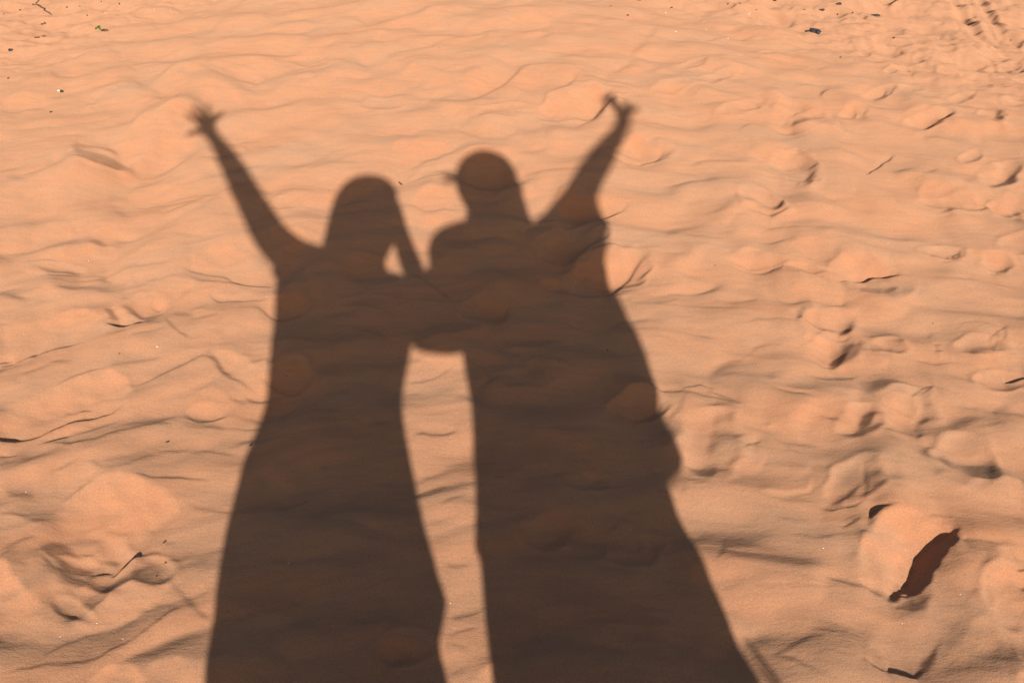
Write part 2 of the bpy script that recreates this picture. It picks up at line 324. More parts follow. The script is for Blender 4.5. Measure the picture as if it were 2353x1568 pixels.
B(4,[(1800,150),(1900,20),(2100,80),(2190,200),(2000,300),(1880,340)],.22,7)
B(4,[(1900,420),(2200,380),(2280,420),(2100,540),(1920,560)],.15,7)
D(4,[(0,620),(150,560),(350,500)],16,-.25); D(4,[(430,500),(600,440),(760,420),(900,340)],18,-.22); D(4,[(0,220),(200,205),(430,180)],18,-.2); B(4,[(550,700),(620,700),(600,730)],-.2,6); D(4,[(1750,200),(1900,300)],12,-.1)
D(4,[(1540,1480),(1700,1440),(1900,1440),(2100,1440)],30,-.18); D(4,[(1900,1290),(2100,1260),(2352,1280)],30,-.2); D(4,[(1950,760),(2150,780),(2352,760)],30,-.18)
# tile 5 (middle)
B(5,[(0,210),(250,180),(320,240),(480,320),(300,340),(0,340)],.2,7)
B(5,[(560,290),(700,200),(800,240),(850,290),(740,340),(600,310)],.22,7)
B(5,[(850,280),(1100,300),(1150,320),(960,310)],-.22,6)
B(5,[(1280,100),(1350,60),(1540,0),(1560,60),(1480,150),(1340,150)],.27,6); B(5,[(1400,200),(1490,170),(1500,240),(1420,240)],.22,5)
B(5,[(1490,230),(1600,140),(1720,130),(1620,240),(1570,300),(1500,300)],-.32,6)
B(5,[(1570,330),(1620,220),(1720,165),(1900,160),(2060,190),(2030,230),(1860,360),(1700,355)],.32,6)
B(5,[(1860,370),(1960,290),(2090,210),(2000,300),(1960,340),(1880,390)],-.4,5); D(5,[(1420,400),(1600,430),(1750,425),(1880,390),(1960,350)],20,-.85); D(5,[(1700,150),(1850,150),(1960,155)],12,-.6); D(5,[(2060,190),(2200,185),(2352,180)],10,.25); D(5,[(2040,185),(2200,196),(2352,192)],10,-.25)
B(5,[(1360,380),(1400,330),(1500,350),(1560,390),(1440,400)],.2,6)
B(5,[(250,640),(330,560),(500,480),(640,480),(900,500),(1100,490),(1150,540),(1150,610),(1000,600),(800,740),(500,770),(380,740),(280,690)],.06,8,.3)
D(5,[(270,590),(420,510),(600,478),(720,495),(900,500)],13,-.5); B(5,[(900,510),(1000,490),(1120,510),(1150,560),(1060,590),(960,560)],.38,6); D(5,[(960,590),(1060,630),(1150,600)],22,-.6)
B(5,[(290,700),(400,770),(560,790),(740,810),(740,830),(540,810),(360,760)],.34,4); B(5,[(120,700),(230,690),(320,740),(240,740)],-.32,5)
B(5,[(90,420),(250,430),(580,430),(560,450),(220,455)],.22,5)
D(5,[(0,660),(130,690),(240,690)],18,-.35); D(5,[(500,330),(600,370),(700,430),(760,480)],24,-.22)
D(5,[(440,1045),(540,1040),(640,1010),(780,930)],13,-.45); B(5,[(500,900),(760,860),(820,900),(640,960),(480,990)],.08,8); D(5,[(440,1120),(540,1122)],11,-.3); D(5,[(500,1430),(560,1410),(700,1420),(800,1390)],30,-.33); B(5,[(500,1380),(640,1330),(780,1350),(560,1400)],.14,6); D(5,[(520,850),(600,852),(640,840)],8,-.4)
B(5,[(1180,740),(1350,730),(1480,740),(1400,780)],-.27,6); B(5,[(1180,910),(1420,960),(1420,1040),(1250,1040)],-.22,8); B(5,[(1200,860),(1380,870),(1430,900),(1300,940)],.17,7); B(5,[(1280,660),(1480,670),(1380,720)],.14,6)
B(5,[(1880,1000),(2100,1040),(2180,1110),(1960,1110),(1880,1080)],-.22,7)
B(5,[(1800,1210),(1900,1180),(1950,1120),(2080,1110),(2190,1140),(2200,1210),(2100,1260),(2010,1330),(1940,1290)],.37,6); D(5,[(2000,1340),(2060,1300),(2200,1240)],18,-.9); D(5,[(2190,1130),(2270,1120),(2352,1125)],10,-.7)
B(5,[(1950,1420),(2090,1400),(2120,1568),(1960,1568)],.09,6)
D(5,[(1990,510),(2130,520),(2240,510),(2330,480)],13,-.35); D(5,[(2040,640),(2240,655)],12,-.22); D(5,[(2120,750),(2240,770),(2352,800)],12,-.28); D(5,[(1950,140),(2150,70),(2300,90)],12,-.22)
D(5,[(850,900),(1000,940),(1040,1060)],24,-.15); D(5,[(0,960),(200,940),(420,960)],30,-.15); D(5,[(230,1360),(400,1350)],30,-.2); B(5,[(300,1420),(460,1400),(440,1480),(320,1490)],.1,8)
D(5,[(1280,90),(1380,240),(1500,300)],20,-.15); D(5,[(1180,330),(1280,400)],18,-.12)
# tile 6 (right)
B(6,[(340,220),(380,180),(490,155),(560,180),(680,220),(770,190),(900,250),(990,310),(880,280),(720,270),(600,280),(450,275)],.27,5); D(6,[(600,290),(660,280),(710,270)],10,-1.2); D(6,[(440,275),(540,300),(700,305)],14,-.35); B(6,[(730,290),(980,345),(960,355),(840,340)],-.25,4)
for k in range(7): D(6,[(800+k*26,300+k*7),(812+k*26,335+k*4)],7,-.6)
for k in range(5): D(6,[(500+k*26,284+k*1),(510+k*26,303)],7,-.6)
B(6,[(720,130),(820,95),(950,120),(1080,170),(1020,220),(950,250),(860,200)],.17,6)
B(6,[(990,290),(1120,190),(1300,220),(1500,300),(1440,320),(1300,325),(1200,350),(1100,370),(1050,340)],.32,6); D(6,[(1095,375),(1180,355),(1280,330),(1400,325),(1500,330)],15,-1.5)
B(6,[(1200,430),(1230,390),(1300,380),(1370,420),(1370,470),(1260,470)],-.24,5); D(6,[(1640,400),(1620,460),(1550,510),(1450,540)],20,.33); D(6,[(1590,440),(1540,490),(1500,500)],14,-.25); D(6,[(1270,465),(1370,475)],12,-.3)
B(6,[(930,90),(1060,70),(1250,120),(1600,100),(1900,150),(1700,180),(1400,170),(1100,110)],.13,6); D(6,[(1060,100),(1200,150),(1400,180),(1600,210)],18,-.35)
B(6,[(1700,200),(1720,155),(1820,145),(1920,180),(1900,225),(1780,235)],-.14,5); D(6,[(1780,235),(1990,230)],8,-.9); B(6,[(1920,150),(2080,150),(2230,200),(2250,240),(2150,270),(1990,230)],.22,6); B(6,[(2150,280),(2250,240),(2260,280),(2210,292)],-.6,4); D(6,[(2130,285),(2200,293)],8,-.9)
rt = np.random.default_rng(5)
for k in range(26):
    a, b = rt.uniform(1820,1915), rt.uniform(155,205); D(6,[(a,b),(a+8,b+6)],7,-.8)
D(6,[(1690,205),(1720,155),(1800,138),(1900,150)],10,.35)
B(6,[(840,600),(850,565),(1000,580),(1130,620),(1170,660),(1080,710),(1050,740),(920,710)],.23,5); B(6,[(1070,700),(1140,660),(1180,680),(1160,720),(1080,735)],-.5,5); D(6,[(1040,740),(1110,745),(1170,735)],12,-1.1)
B(6,[(830,760),(900,740),(1060,750),(1120,800),(1040,870),(960,880),(860,850)],.14,6); B(6,[(1020,870),(1110,830),(1180,850),(1100,920),(1030,935)],-.5,5); D(6,[(985,940),(1060,940),(1120,915)],10,-1.2)
for k in range(7): D(6,[(1110,752+k*13),(1150,752+k*13),(1195,744+k*13)],7,-.4)
for k in range(4): D(6,[(780,610+k*14),(840,600+k*14)],7,-.35)
D(6,[(780,630),(840,630)],9,-.6); D(6,[(300,690),(540,660),(800,650)],12,-.4); D(6,[(470,860),(580,810),(700,808)],13,-.4); B(6,[(240,920),(400,880),(490,900),(310,950)],-.17,6); D(6,[(490,905),(680,920)],10,-.25); D(6,[(560,780),(800,770)],11,-.28)
D(6,[(860,880),(940,920),(1000,950)],13,-.4); D(6,[(1150,960),(1300,970),(1400,950),(1440,900)],15,.33); D(6,[(880,1020),(980,1040),(1080,1030),(1220,1010)],13,-.7); D(6,[(950,1005),(1080,1008),(1230,1010)],9,-.4)
B(6,[(1340,860),(1440,810),(1450,870),(1380,865)],-.3,5); D(6,[(1250,830),(1370,860)],12,-.45)
B(6,[(700,420),(900,400),(1100,440),(1150,500),(1040,545),(920,550),(760,480)],.12,7); D(6,[(920,555),(1040,545),(1150,510)],12,-.6)
D(6,[(200,510),(380,530),(540,490)],15,-.35); B(6,[(200,440),(420,430),(540,480),(380,525),(240,500)],.07,8); D(6,[(60,435),(200,430),(240,410)],14,-.25)
D(6,[(510,120),(640,125),(780,100)],12,-.45); D(6,[(570,35),(700,10)],14,-.35)
B(6,[(2010,900),(2040,850),(2200,870),(2352,900),(2352,1015),(2230,1015),(2100,960)],.22,5); B(6,[(2225,1018),(2400,1016),(2400,1050),(2280,1045)],-.9,3)
D(6,[(2100,790),(2160,750),(2200,720),(2250,703)],8,-1); D(6,[(2110,770),(2125,830),(2143,845),(2170,760)],7,-.6); D(6,[(2170,800),(2210,790),(2230,720)],7,-.5); D(6,[(1560,1190),(1620,1140),(1690,1108),(1730,1115),(1640,1165)],8,-.9); D(6,[(1740,1115),(1900,1160),(1990,1190)],9,-.35)
B(6,[(1700,790),(1800,760),(1940,760),(2020,840),(1900,860),(1750,820)],.13,7); D(6,[(1740,797),(1790,797)],10,-.7); D(6,[(1740,850),(1790,855)],9,-.6); D(6,[(1690,740),(1720,720)],16,-.3)
D(6,[(1600,920),(1700,935),(1870,930)],13,-.55); D(6,[(1870,930),(2010,955)],11,-.35)
B(6,[(1365,1210),(1380,1180),(1440,1160),(1560,1180),(1640,1220),(1680,1280),(1580,1370),(1480,1310),(1400,1260)],.3,6); B(6,[(1640,1230),(1720,1200),(1780,1290),(1700,1330),(1620,1390),(1590,1370),(1690,1290)],-.12,6)
B(6,[(1200,1380),(1250,1250),(1350,1260),(1320,1320),(1290,1400),(1220,1415)],-.3,7); D(6,[(900,1290),(1030,1330),(1150,1370)],13,-.5); D(6,[(1180,1420),(1185,1470)],20,-.4)
for k in range(6): D(6,[(1205+k*22,1200+k*4),(1215+k*20,1300),(1200+k*18,1385)],8,-.3)
B(6,[(1130,1170),(1160,1120),(1220,1115),(1260,1160),(1180,1190)],.12,6); D(6,[(1320,1280),(1400,1290)],18,-.5)
D(6,[(0,1110),(60,1095),(110,1080),(150,1085),(260,1150),(420,1235)],11,-.75); D(6,[(0,1130),(180,1170),(280,1195),(400,1235)],9,-.6)
B(6,[(0,1150),(120,1200),(240,1270),(250,1400),(180,1568),(0,1568)],.13,7); B(6,[(200,1300),(250,1280),(265,1450),(230,1568),(170,1568)],-.14,7)
D(6,[(440,1540),(480,1500),(540,1475)],11,-.85); D(6,[(490,1420),(500,1500),(460,1540)],16,.25); D(6,[(720,1490),(880,1480),(960,1500)],13,-.35); D(6,[(540,1358),(620,1345)],15,-.45); D(6,[(530,1370),(700,1490),(840,1568)],13,-.3); D(6,[(230,1240),(260,1230)],30,-.25); D(6,[(520,1200),(640,1250)],20,.08)
B(6,[(1700,1420),(2020,1430),(2080,1568),(1760,1568)],-.12,8); D(6,[(1625,1420),(1650,1450)],22,-.6); D(6,[(1330,1410),(1540,1420)],12,-.3); D(6,[(1980,1410),(2240,1365)],13,-.3); D(6,[(2130,1265),(2190,1275)],9,-.7); B(6,[(2100,1240),(2290,1150),(2300,1220),(2200,1270)],-.12,7); D(6,[(1900,1240),(2050,1260)],10,-.3)
D(6,[(1960,20),(2150,60),(2352,80)],16,-.25); D(6,[(2120,70),(2180,170),(2352,170)],16,.12); D(6,[(1900,340),(2130,360),(2270,410)],13,-.2); D(6,[(2080,370),(2290,430)],9,.3); D(6,[(1880,710),(1980,660),(2120,680),(2260,720)],12,-.3); D(6,[(0,810),(200,880)],16,-.1)
# tile 7 (near left)
B(7,[(400,380),(500,280),(680,190),(850,180),(1000,210),(1150,260),(1270,330),(1150,420),(980,530),(840,590),(740,610),(600,560),(450,520),(380,450)],.27,13)
D(7,[(440,300),(560,240),(640,215)],15,-.4)
B(7,[(270,640),(300,590),(400,560),(500,620),(640,720),(560,790),(420,770),(320,700)],-.25,6); B(7,[(520,600),(640,630),(780,640),(810,680),(720,690),(580,650)],-.65,4)
B(7,[(720,765),(800,710),(920,640),(945,650),(940,680),(860,720),(760,760)],-.8,3); D(7,[(570,785),(650,745),(750,735)],15,-1.1); D(7,[(280,700),(380,770),(480,805),(580,820)],13,-.75); D(7,[(300,640),(340,690),(460,730)],12,-.4); D(7,[(400,620),(520,690),(560,740)],12,-.25)
B(7,[(880,760),(1000,620),(1100,640),(1130,720),(1150,860),(1000,880),(900,840)],-.14,8); D(7,[(900,850),(980,885),(1060,890),(1150,875)],22,-1.1); D(7,[(1080,830),(1120,850)],20,-.35)
D(7,[(1160,880),(1230,940),(1320,1040),(1450,1170)],22,-.45)
B(7,[(-40,1040),(-40,760),(60,760),(100,860),(220,970),(340,1070),(430,1125),(520,1120),(700,1010),(760,900),(900,880),(1010,900),(1120,890),(1180,920),(1080,1000),(920,1100),(760,1160),(620,1170),(460,1240),(200,1275),(-40,1265)],.22,6)
B(7,[(350,980),(420,1030),(530,1075),(540,1100),(460,1120),(390,1080)],-.4,5); D(7,[(440,1040),(480,1065),(530,1078)],16,-1.2)
B(7,[(520,1060),(500,1000),(600,920),(720,830),(740,920),(680,1000),(580,1060)],-.14,5); B(7,[(500,1030),(500,900),(580,830),(620,870),(560,960)],.22,5); D(7,[(540,1075),(660,1010),(720,940)],12,-.35)
for k in range(9): D(7,[(525+(k%3)*28,850+k*9),(545+(k%3)*28,862+k*9)],8,-.45)
B(7,[(230,970),(300,900),(380,960),(340,1060)],-.14,8)
B(7,[(-40,1280),(250,1275),(460,1240),(620,1175),(760,1165),(930,1100),(1090,1000),(1280,1060),(1150,1120),(900,1290),(700,1370),(450,1430),(220,1440),(-40,1490)],-.12,5); D(7,[(-40,1512),(150,1470),(260,1440),(430,1435),(620,1400),(820,1330),(980,1250),(1120,1140),(1230,1060),(1300,1060)],13,-.6); D(7,[(270,1390),(400,1290),(600,1190),(660,1178)],9,-.4)
B(7,[(590,1640),(600,1568),(680,1480),(800,1445),(920,1460),(1000,1530),(1020,1640)],.27,5); B(7,[(980,1480),(1150,1420),(1280,1440),(1380,1530),(1400,1640),(1030,1640)],.16,6); D(7,[(950,1400),(1060,1390),(1100,1410)],14,-.3)
B(7,[(380,120),(540,65),(620,75),(690,130),(700,170),(560,210),(440,270),(380,250)],.12,6); D(7,[(330,140),(440,95),(550,62)],13,-.45); D(7,[(560,62),(640,80),(690,120),(740,150),(880,130),(1000,60),(1120,20)],14,-.28)
D(7,[(940,190),(1100,190),(1300,160),(1440,170)],10,-.6); D(7,[(1020,210),(1180,180),(1320,160)],10,-.4)
D(7,[(1280,330),(1350,355),(1480,370),(1600,390)],13,-.4); B(7,[(1620,320),(1900,330),(2200,280),(2000,380),(1750,390)],-.14,7); D(7,[(1600,388),(1800,388),(2000,350),(2200,280)],12,-.4)
B(7,[(30,230),(200,250),(260,300),(60,310)],-.14,6); B(7,[(180,430),(320,450),(300,490)],-.18,6); D(7,[(0,425),(80,420),(200,430)],12,-.45); D(7,[(0,690),(130,610),(280,575)],18,-.5); D(7,[(0,740),(140,640)],14,-.3); D(7,[(-20,10),(120,-4)],12,-1)
for k in range(6): D(7,[(20,180+k*22),(120,190+k*22),(240,200+k*24)],12,-.18)
B(7,[(-20,470),(100,430),(280,480),(300,500),(-20,590)],.13,6)
D(7,[(1130,820),(1300,760),(1440,740)],22,-.2); D(7,[(1180,740),(1280,690),(1320,650)],20,-.18); D(7,[(1700,560),(1850,540),(1950,600)],30,-.14); D(7,[(1850,740),(2000,760),(2200,720)],34,-.18); D(7,[(1500,1260),(1700,1230)],14,-.25); D(7,[(2000,1060),(2200,1000),(2352,980)],20,-.15); D(7,[(1380,880),(1420,860)],14,-.2)
# tile 8 (near middle, in the shadow)
B(8,[(290,350),(400,400),(560,380),(540,450),(330,460)],-.18,7); B(8,[(300,290),(420,350),(560,340),(520,300)],.12,6)
B(8,[(1640,190),(1780,190),(1880,240),(1760,240)],-.42,5); B(8,[(1640,130),(1760,100),(1840,160),(1720,160)],.27,6)
B(8,[(1340,430),(1550,380),(1640,420),(1500,500),(1380,500)],.22,7); B(8,[(1380,620),(1460,540),(1600,490),(1540,640),(1400,700)],-.27,8); B(8,[(1960,640),(2080,580),(2090,730),(2000,680)],-.27,8)
B(8,[(220,1400),(260,1310),(420,1250),(540,1290),(600,1380),(430,1380),(300,1450)],.32,7); B(8,[(290,1490),(380,1400),(500,1380),(600,1400),(520,1430),(400,1450)],-.35,6); D(8,[(270,1500),(320,1440),(420,1385),(560,1385)],14,-.5)
D(8,[(690,380),(760,340),(870,320)],16,-.3); D(8,[(620,260),(740,240)],22,-.22); D(8,[(730,1260),(840,1210),(960,1195)],14,-.5); D(8,[(720,1300),(780,1310),(860,1345)],14,-.4); D(8,[(720,780),(880,780)],26,-.22); D(8,[(760,1130),(960,1080)],34,-.24); D(8,[(750,1520),(880,1470)],20,-.25); D(8,[(940,1085),(1000,1060)],9,-.4); D(8,[(640,400),(760,390)],16,.12)
B(8,[(850,1640),(950,1500),(1060,1430),(1060,1500),(1000,1640)],.27,4); B(8,[(1040,1560),(1070,1460),(1170,1440),(1150,1568)],.22,6)
D(8,[(1980,30),(2140,170),(2260,290),(2260,500)],20,.18); D(8,[(1770,980),(1790,1160)],14,.1); D(8,[(2000,40),(2100,200)],14,-.12); D(8,[(0,970),(250,890),(420,850)],26,-.2); D(8,[(0,790),(200,730)],26,-.18); D(8,[(0,480),(140,450)],20,-.15); D(8,[(1300,830),(1440,860),(1500,790)],40,.1); D(8,[(220,1250),(400,1220)],20,-.2); D(8,[(2000,1300),(2200,1280)],40,-.15)
# tile 9 (near right)
B(9,[(0,60),(260,0),(250,120),(200,210),(0,200)],-.13,7); D(9,[(50,355),(140,310)],16,-.25); D(9,[(0,245),(30,270)],14,-.4)
for k in range(5): D(9,[(20,90+k*24),(140,70+k*24),(250,30+k*26)],10,-.2)
D(9,[(420,120),(520,110),(560,60),(560,0)],22,.28); D(9,[(440,140),(540,128),(580,70)],12,-.18); D(9,[(760,160),(840,140),(890,90),(860,60)],18,.28); D(9,[(540,265),(700,280),(880,255),(900,180)],24,.34); D(9,[(560,300),(700,305),(900,275),(925,200)],14,-.2)
B(9,[(900,330),(900,180),(1050,60),(1180,90),(1220,200),(1130,300),(1060,390),(980,370)],.05,9,.2); B(9,[(960,370),(1060,330),(1150,270),(1230,210),(1220,240),(1130,340),(1080,390),(1020,395)],-.3,7); D(9,[(960,375),(1030,400),(1120,385),(1200,378),(1250,340)],12,-.9); D(9,[(1130,330),(1160,270),(1230,240)],10,-.3)
D(9,[(1245,90),(1275,250),(1250,350)],18,-.35); D(9,[(1220,90),(1245,200)],14,.3); D(9,[(1440,50),(1500,150)],16,-.22); D(9,[(1450,45),(1600,70),(1740,125)],10,-.25)
B(9,[(1200,700),(1220,600),(1290,590),(1310,530),(1400,420),(1530,410),(1680,440),(1840,490),(1860,530),(1720,580),(1640,610),(1620,660),(1620,740),(1560,800),(1480,840),(1450,920),(1380,910),(1240,860),(1210,780)],.42,6)
B(9,[(1480,850),(1560,810),(1610,750),(1640,665),(1720,632),(1860,575),(1905,585),(1890,645),(1835,680),(1785,750),(1735,805),(1720,870),(1650,920),(1550,930),(1480,970),(1430,975),(1460,900)],-.69,5,.8)
B(9,[(1620,660),(1650,610),(1860,530),(1910,540),(1900,590),(1760,610),(1650,660)],-.5,4)
B(9,[(1440,980),(1720,890),(1720,1000),(1640,1060),(1520,1050)],-.2,6)
for k in range(5): pass
B(9,[(1270,470),(1310,420),(1370,402),(1440,410),(1370,415),(1330,460),(1290,480)],-.9,3); D(9,[(1280,500),(1300,530)],22,-.35)
D(9,[(1480,720),(1560,670),(1600,655)],20,-.25)
D(9,[(1700,440),(1750,425),(1860,440)],12,-.6); D(9,[(1080,515),(1140,515),(1220,475)],12,-.7); D(9,[(1100,480),(1200,450)],10,-.35); D(9,[(1210,570),(1260,578)],9,-.6); D(9,[(1250,380),(1400,385),(1600,410)],12,.25); D(9,[(1860,440),(1960,490),(1990,570)],16,-.25)
D(9,[(700,540),(840,570),(970,590),(1060,545),(1220,590)],13,-.38); D(9,[(440,935),(600,950),(760,935),(950,950),(1040,910)],15,-.42); D(9,[(940,850),(1100,870),(1200,900),(1280,885),(1420,950)],15,-.5); D(9,[(640,420),(780,460),(900,465)],12,-.25); D(9,[(240,750),(290,680),(300,600)],15,-.35); D(9,[(620,1390),(740,1330),(870,1270),(1000,1270)],22,-.38); D(9,[(860,1215),(980,1215),(1060,1250)],14,-.42); D(9,[(640,1390),(760,1410),(860,1490),(960,1530),(1010,1560)],13,-.5); D(9,[(420,1160),(520,1130)],18,-.22); D(9,[(640,320),(840,330),(900,330)],12,-.25); D(9,[(560,640),(760,690),(1000,740)],20,-.14); D(9,[(700,1010),(900,1060)],20,-.18); D(9,[(480,830),(700,870),(960,890)],16,-.2); D(9,[(900,1390),(1050,1390),(1200,1430)],16,-.25)
B(9,[(1220,1400),(1300,1250),(1400,1100),(1700,1100),(1800,1150),(1900,1200),(1760,1300),(1700,1450),(1600,1500),(1430,1470)],.07,10,.3); B(9,[(1600,1480),(1700,1330),(1850,1200),(1960,1100),(1780,1260),(1750,1440),(1620,1540)],-.3,6)
B(9,[(1390,1490),(1450,1470),(1530,1480),(1610,1500),(1620,1530),(1590,1545),(1480,1530)],-.8,3); D(9,[(1230,1420),(1330,1480),(1420,1510)],14,-1)
B(9,[(2120,980),(2110,880),(2170,800),(2230,745),(2400,740),(2400,1240),(2250,1200),(2150,1100)],.2,6); B(9,[(2310,900),(2400,870),(2400,980)],-.35,5); D(9,[(2300,805),(2380,785)],13,-1.1)
B(9,[(1950,1250),(2000,1100),(2150,1130),(2200,1300),(2100,1400),(1780,1500),(1760,1400)],.09,9)
B(9,[(2270,1640),(2290,1520),(2400,1490),(2400,1640)],.27,5)
B(9,[(1880,60),(2090,30),(2200,110),(2210,170),(2150,230),(2050,230),(1920,150)],-.12,7); B(9,[(2100,110),(2210,110),(2220,170),(2150,240),(2080,220)],-.16,8); D(9,[(2040,230),(2080,245),(2130,235)],12,-.35); B(9,[(2200,170),(2352,200),(2352,330),(2230,300)],.16,7)
D(9,[(1790,80),(1900,170),(2050,240)],22,.2); D(9,[(2070,720),(2090,800)],20,-.35); D(9,[(2045,770),(2050,800)],14,-.3); D(9,[(1780,800),(1900,880),(2050,940)],14,.16); D(9,[(1780,720),(1900,725),(2020,720)],9,-.25); D(9,[(1780,1000),(1920,1030),(2110,1075)],12,-.25); D(9,[(1940,1030),(1980,960),(2060,940)],14,-.25); D(9,[(2250,1240),(2300,1400)],30,-.15); D(9,[(2140,1330),(2160,1500)],20,-.1); D(9,[(2210,745),(2240,735)],14,-.4)

rj = np.random.default_rng(17)
for k in range(11):                      # crumbled rim of the big hole
    s = k/10; cx = 1915-440*s+rj.uniform(-14,14); cy = 610+380*s**1.15+rj.uniform(-10,10); r0 = rj.uniform(16,32)
    B(9,[(cx-r0,cy),(cx,cy-r0*.7),(cx+r0,cy),(cx,cy+r0*.7)],rj.choice([-.42,.5]),4,.2)
for k in range(13):                      # slumped ledges on the inside of the hole
    s = k/12; cx = 1855-370*s+rj.uniform(-14,14); cy = 582+255*s**1.2+rj.uniform(-10,14); r0 = rj.uniform(11,24)
    B(9,[(cx-r0,cy),(cx,cy-r0*.6),(cx+r0,cy-r0*.2),(cx+r0*.3,cy+r0*.6)],rj.choice([-.42,.55]),3,.2)
for k in range(4): D(9,[(1470+k*14,1000+k*20),(1580,1005+k*22),(1710,955+k*30)],12,-.3)


# ------------------------------------------------------------------ slopes -> heights (least squares on the ground grid)
def bilin(img, x, y):
    x = np.clip(x, 0, img.shape[1]-1.001); y = np.clip(y, 0, img.shape[0]-1.001)
    i = x.astype(np.int32); j = y.astype(np.int32); a = (x-i).astype(np.float32); b = (y-j).astype(np.float32)
    return (img[j, i]*(1-a)+img[j, i+1]*a)*(1-b)+(img[j+1, i]*(1-a)+img[j+1, i+1]*a)*b
edge = (sstep(-PADX, -PADX+50, U)*(1-sstep(W+PADX-50, W+PADX, U))*sstep(-PADY, -PADY+50, V)*(1-sstep(H+PADY-50, H+PADY, V))).astype(np.float32)
S = bilin(SL, (U+PADX)*RS, (V+PADY)*RS)*edge
MG = bilin(MIN, (U+PADX)*RS, (V+PADY)*RS)*edge
ky = (2*np.pi*np.fft.fftfreq(NY, DX))[:, None]; kx = (2*np.pi*np.fft.rfftfreq(NX, DX))[None, :]
den = ky*ky+0.13*kx*kx+4.0
def solve(s): return np.fft.irfft2(-1j*ky*np.fft.rfft2(s)/den, s=s.shape).astype(np.float32)
S = S*1.28
Z1 = solve(S)
for _ in range(2):                       # give back what the regularisation took
    Z1 += 0.7*solve(S-np.gradient(Z1, DX, axis=0).astype(np.float32))

# ------------------------------------------------------------------ wind ripples and trampled sand everywhere
def sample(img, x, y):                   # periodic look-up, coordinates in metres
    u = (x/DX) % (img.shape[1]-1); v = (y/DX) % (img.shape[0]-1)
    return bilin(img, u, v)
bend = -0.375*np.sqrt(GX*GX+0.3)+0.125*GX
n_big = band_noise(2240, 2240, .9/DX, .45/DX, 3)
n_rip = band_noise(2240, 2240, .42/DX, .13/DX, 4, .45)
n_mid = band_noise(2240, 2240, .42/DX, .28/DX, 8, .38)
n_fin = band_noise(2240, 2240, .20/DX, .05/DX, 5, .45)
n_dim = band_noise(2240, 2240, .30/DX, .26/DX, 15, .35)
n_iso = band_noise(2240, 2240, .34/DX, .26/DX, 6, .6)
n_cl = band_noise(2240, 2240, .11/DX, .09/DX, 7, .6)
tr = (sstep(-.1, .55, d_right(GX, GY))+sstep(.0, .5, d_left(GX, GY))).clip(0, 1).astype(np.float32)
sm = 1-tr
wx = GX+0.03*sample(n_iso, GX+3.1, GY); yy = GY-bend
rip0 = sample(n_rip, wx, yy)
rip = sample(n_rip, wx, yy-0.012*rip0)   # lean the crests away from the sun
fin = sample(n_fin, wx, yy)

ma, mb = sample(n_mid, wx+.5, yy), sample(n_mid, wx+3.3, yy+2.1)
mound = .5*(ma+mb+np.sqrt((ma-mb)**2+.12))
Z2 = sm*(0.0078*mound*(.75+.25*np.tanh(sample(n_big, GX+2, GY)))+0.0005*rip+0.00022*fin+0.0045*sample(n_big, GX+1, yy)+0.0042*sample(n_dim, GX, GY))
tramp = sample(n_iso, GX, GY)
Z2 += tr*(0.011*np.minimum(tramp, .5)+0.0030*np.minimum(sample(n_cl, GX, GY), .6)+0.012*sample(n_big, GX, GY))
# old footprints in the trampled ground
rf = np.random.default_rng(21)
for k in range(150):
    x, y = rf.uniform(-4.4, 4.6), rf.uniform(2.6, 9.6)
    if max(d_right(x, y), d_left(x, y)) < .15 or (x < 1.2 and rf.random() < .55): continue
    qx, qy = project(x, y, base(x, y))
    if 2060 < qx and qy < 190: continue
    a = rf.normal(.9, .7); L = rf.uniform(.10, .14); w = rf.uniform(.045, .07); dep = rf.uniform(.012, .03)
    i0, i1 = int((x-.35-X0)/DX), int((x+.35-X0)/DX); j0, j1 = int((y-.35-Y0)/DX), int((y+.35-Y0)/DX)
    i0, j0 = max(i0, 0), max(j0, 0); i1, j1 = min(i1, NX), min(j1, NY)
    lx = GX[j0:j1, i0:i1]-x+.02*sample(n_iso, GX[j0:j1, i0:i1], GY[j0:j1, i0:i1]); ly = GY[j0:j1, i0:i1]-y
    p = (lx*math.cos(a)+ly*math.sin(a))/L; q = (-lx*math.sin(a)+ly*math.cos(a))/w
    rr = np.sqrt(p*p+q*q)
    Z2[j0:j1, i0:i1] += -dep*(1-sstep(.55, 1.05, rr))+dep*.35*np.exp(-((rr-1.25)/.25)**2)
pres = np.minimum(1, np.abs(S)/.10).astype(np.float32)   # traced relief wins over the general ripple
k2 = np.exp(-(ky*ky+kx*kx)*(.025**2)/2)
pres = np.clip(np.fft.irfft2(np.fft.rfft2(pres)*k2, s=pres.shape), 0, 1)
KEEP = [(2120, 1285, 110, 108), (2015, 1190, 40, 25), (120, 980, 190, 70), (270, 1282, 70, 40), (2060, 1545, 70, 35), (2335, 862, 50, 20), (270, 752, 60, 14), (560, 650, 110, 14), (1990, 632, 80, 14), (2020, 378, 50, 40), (1380, 495, 60, 14), (2345, 470, 30, 14)]
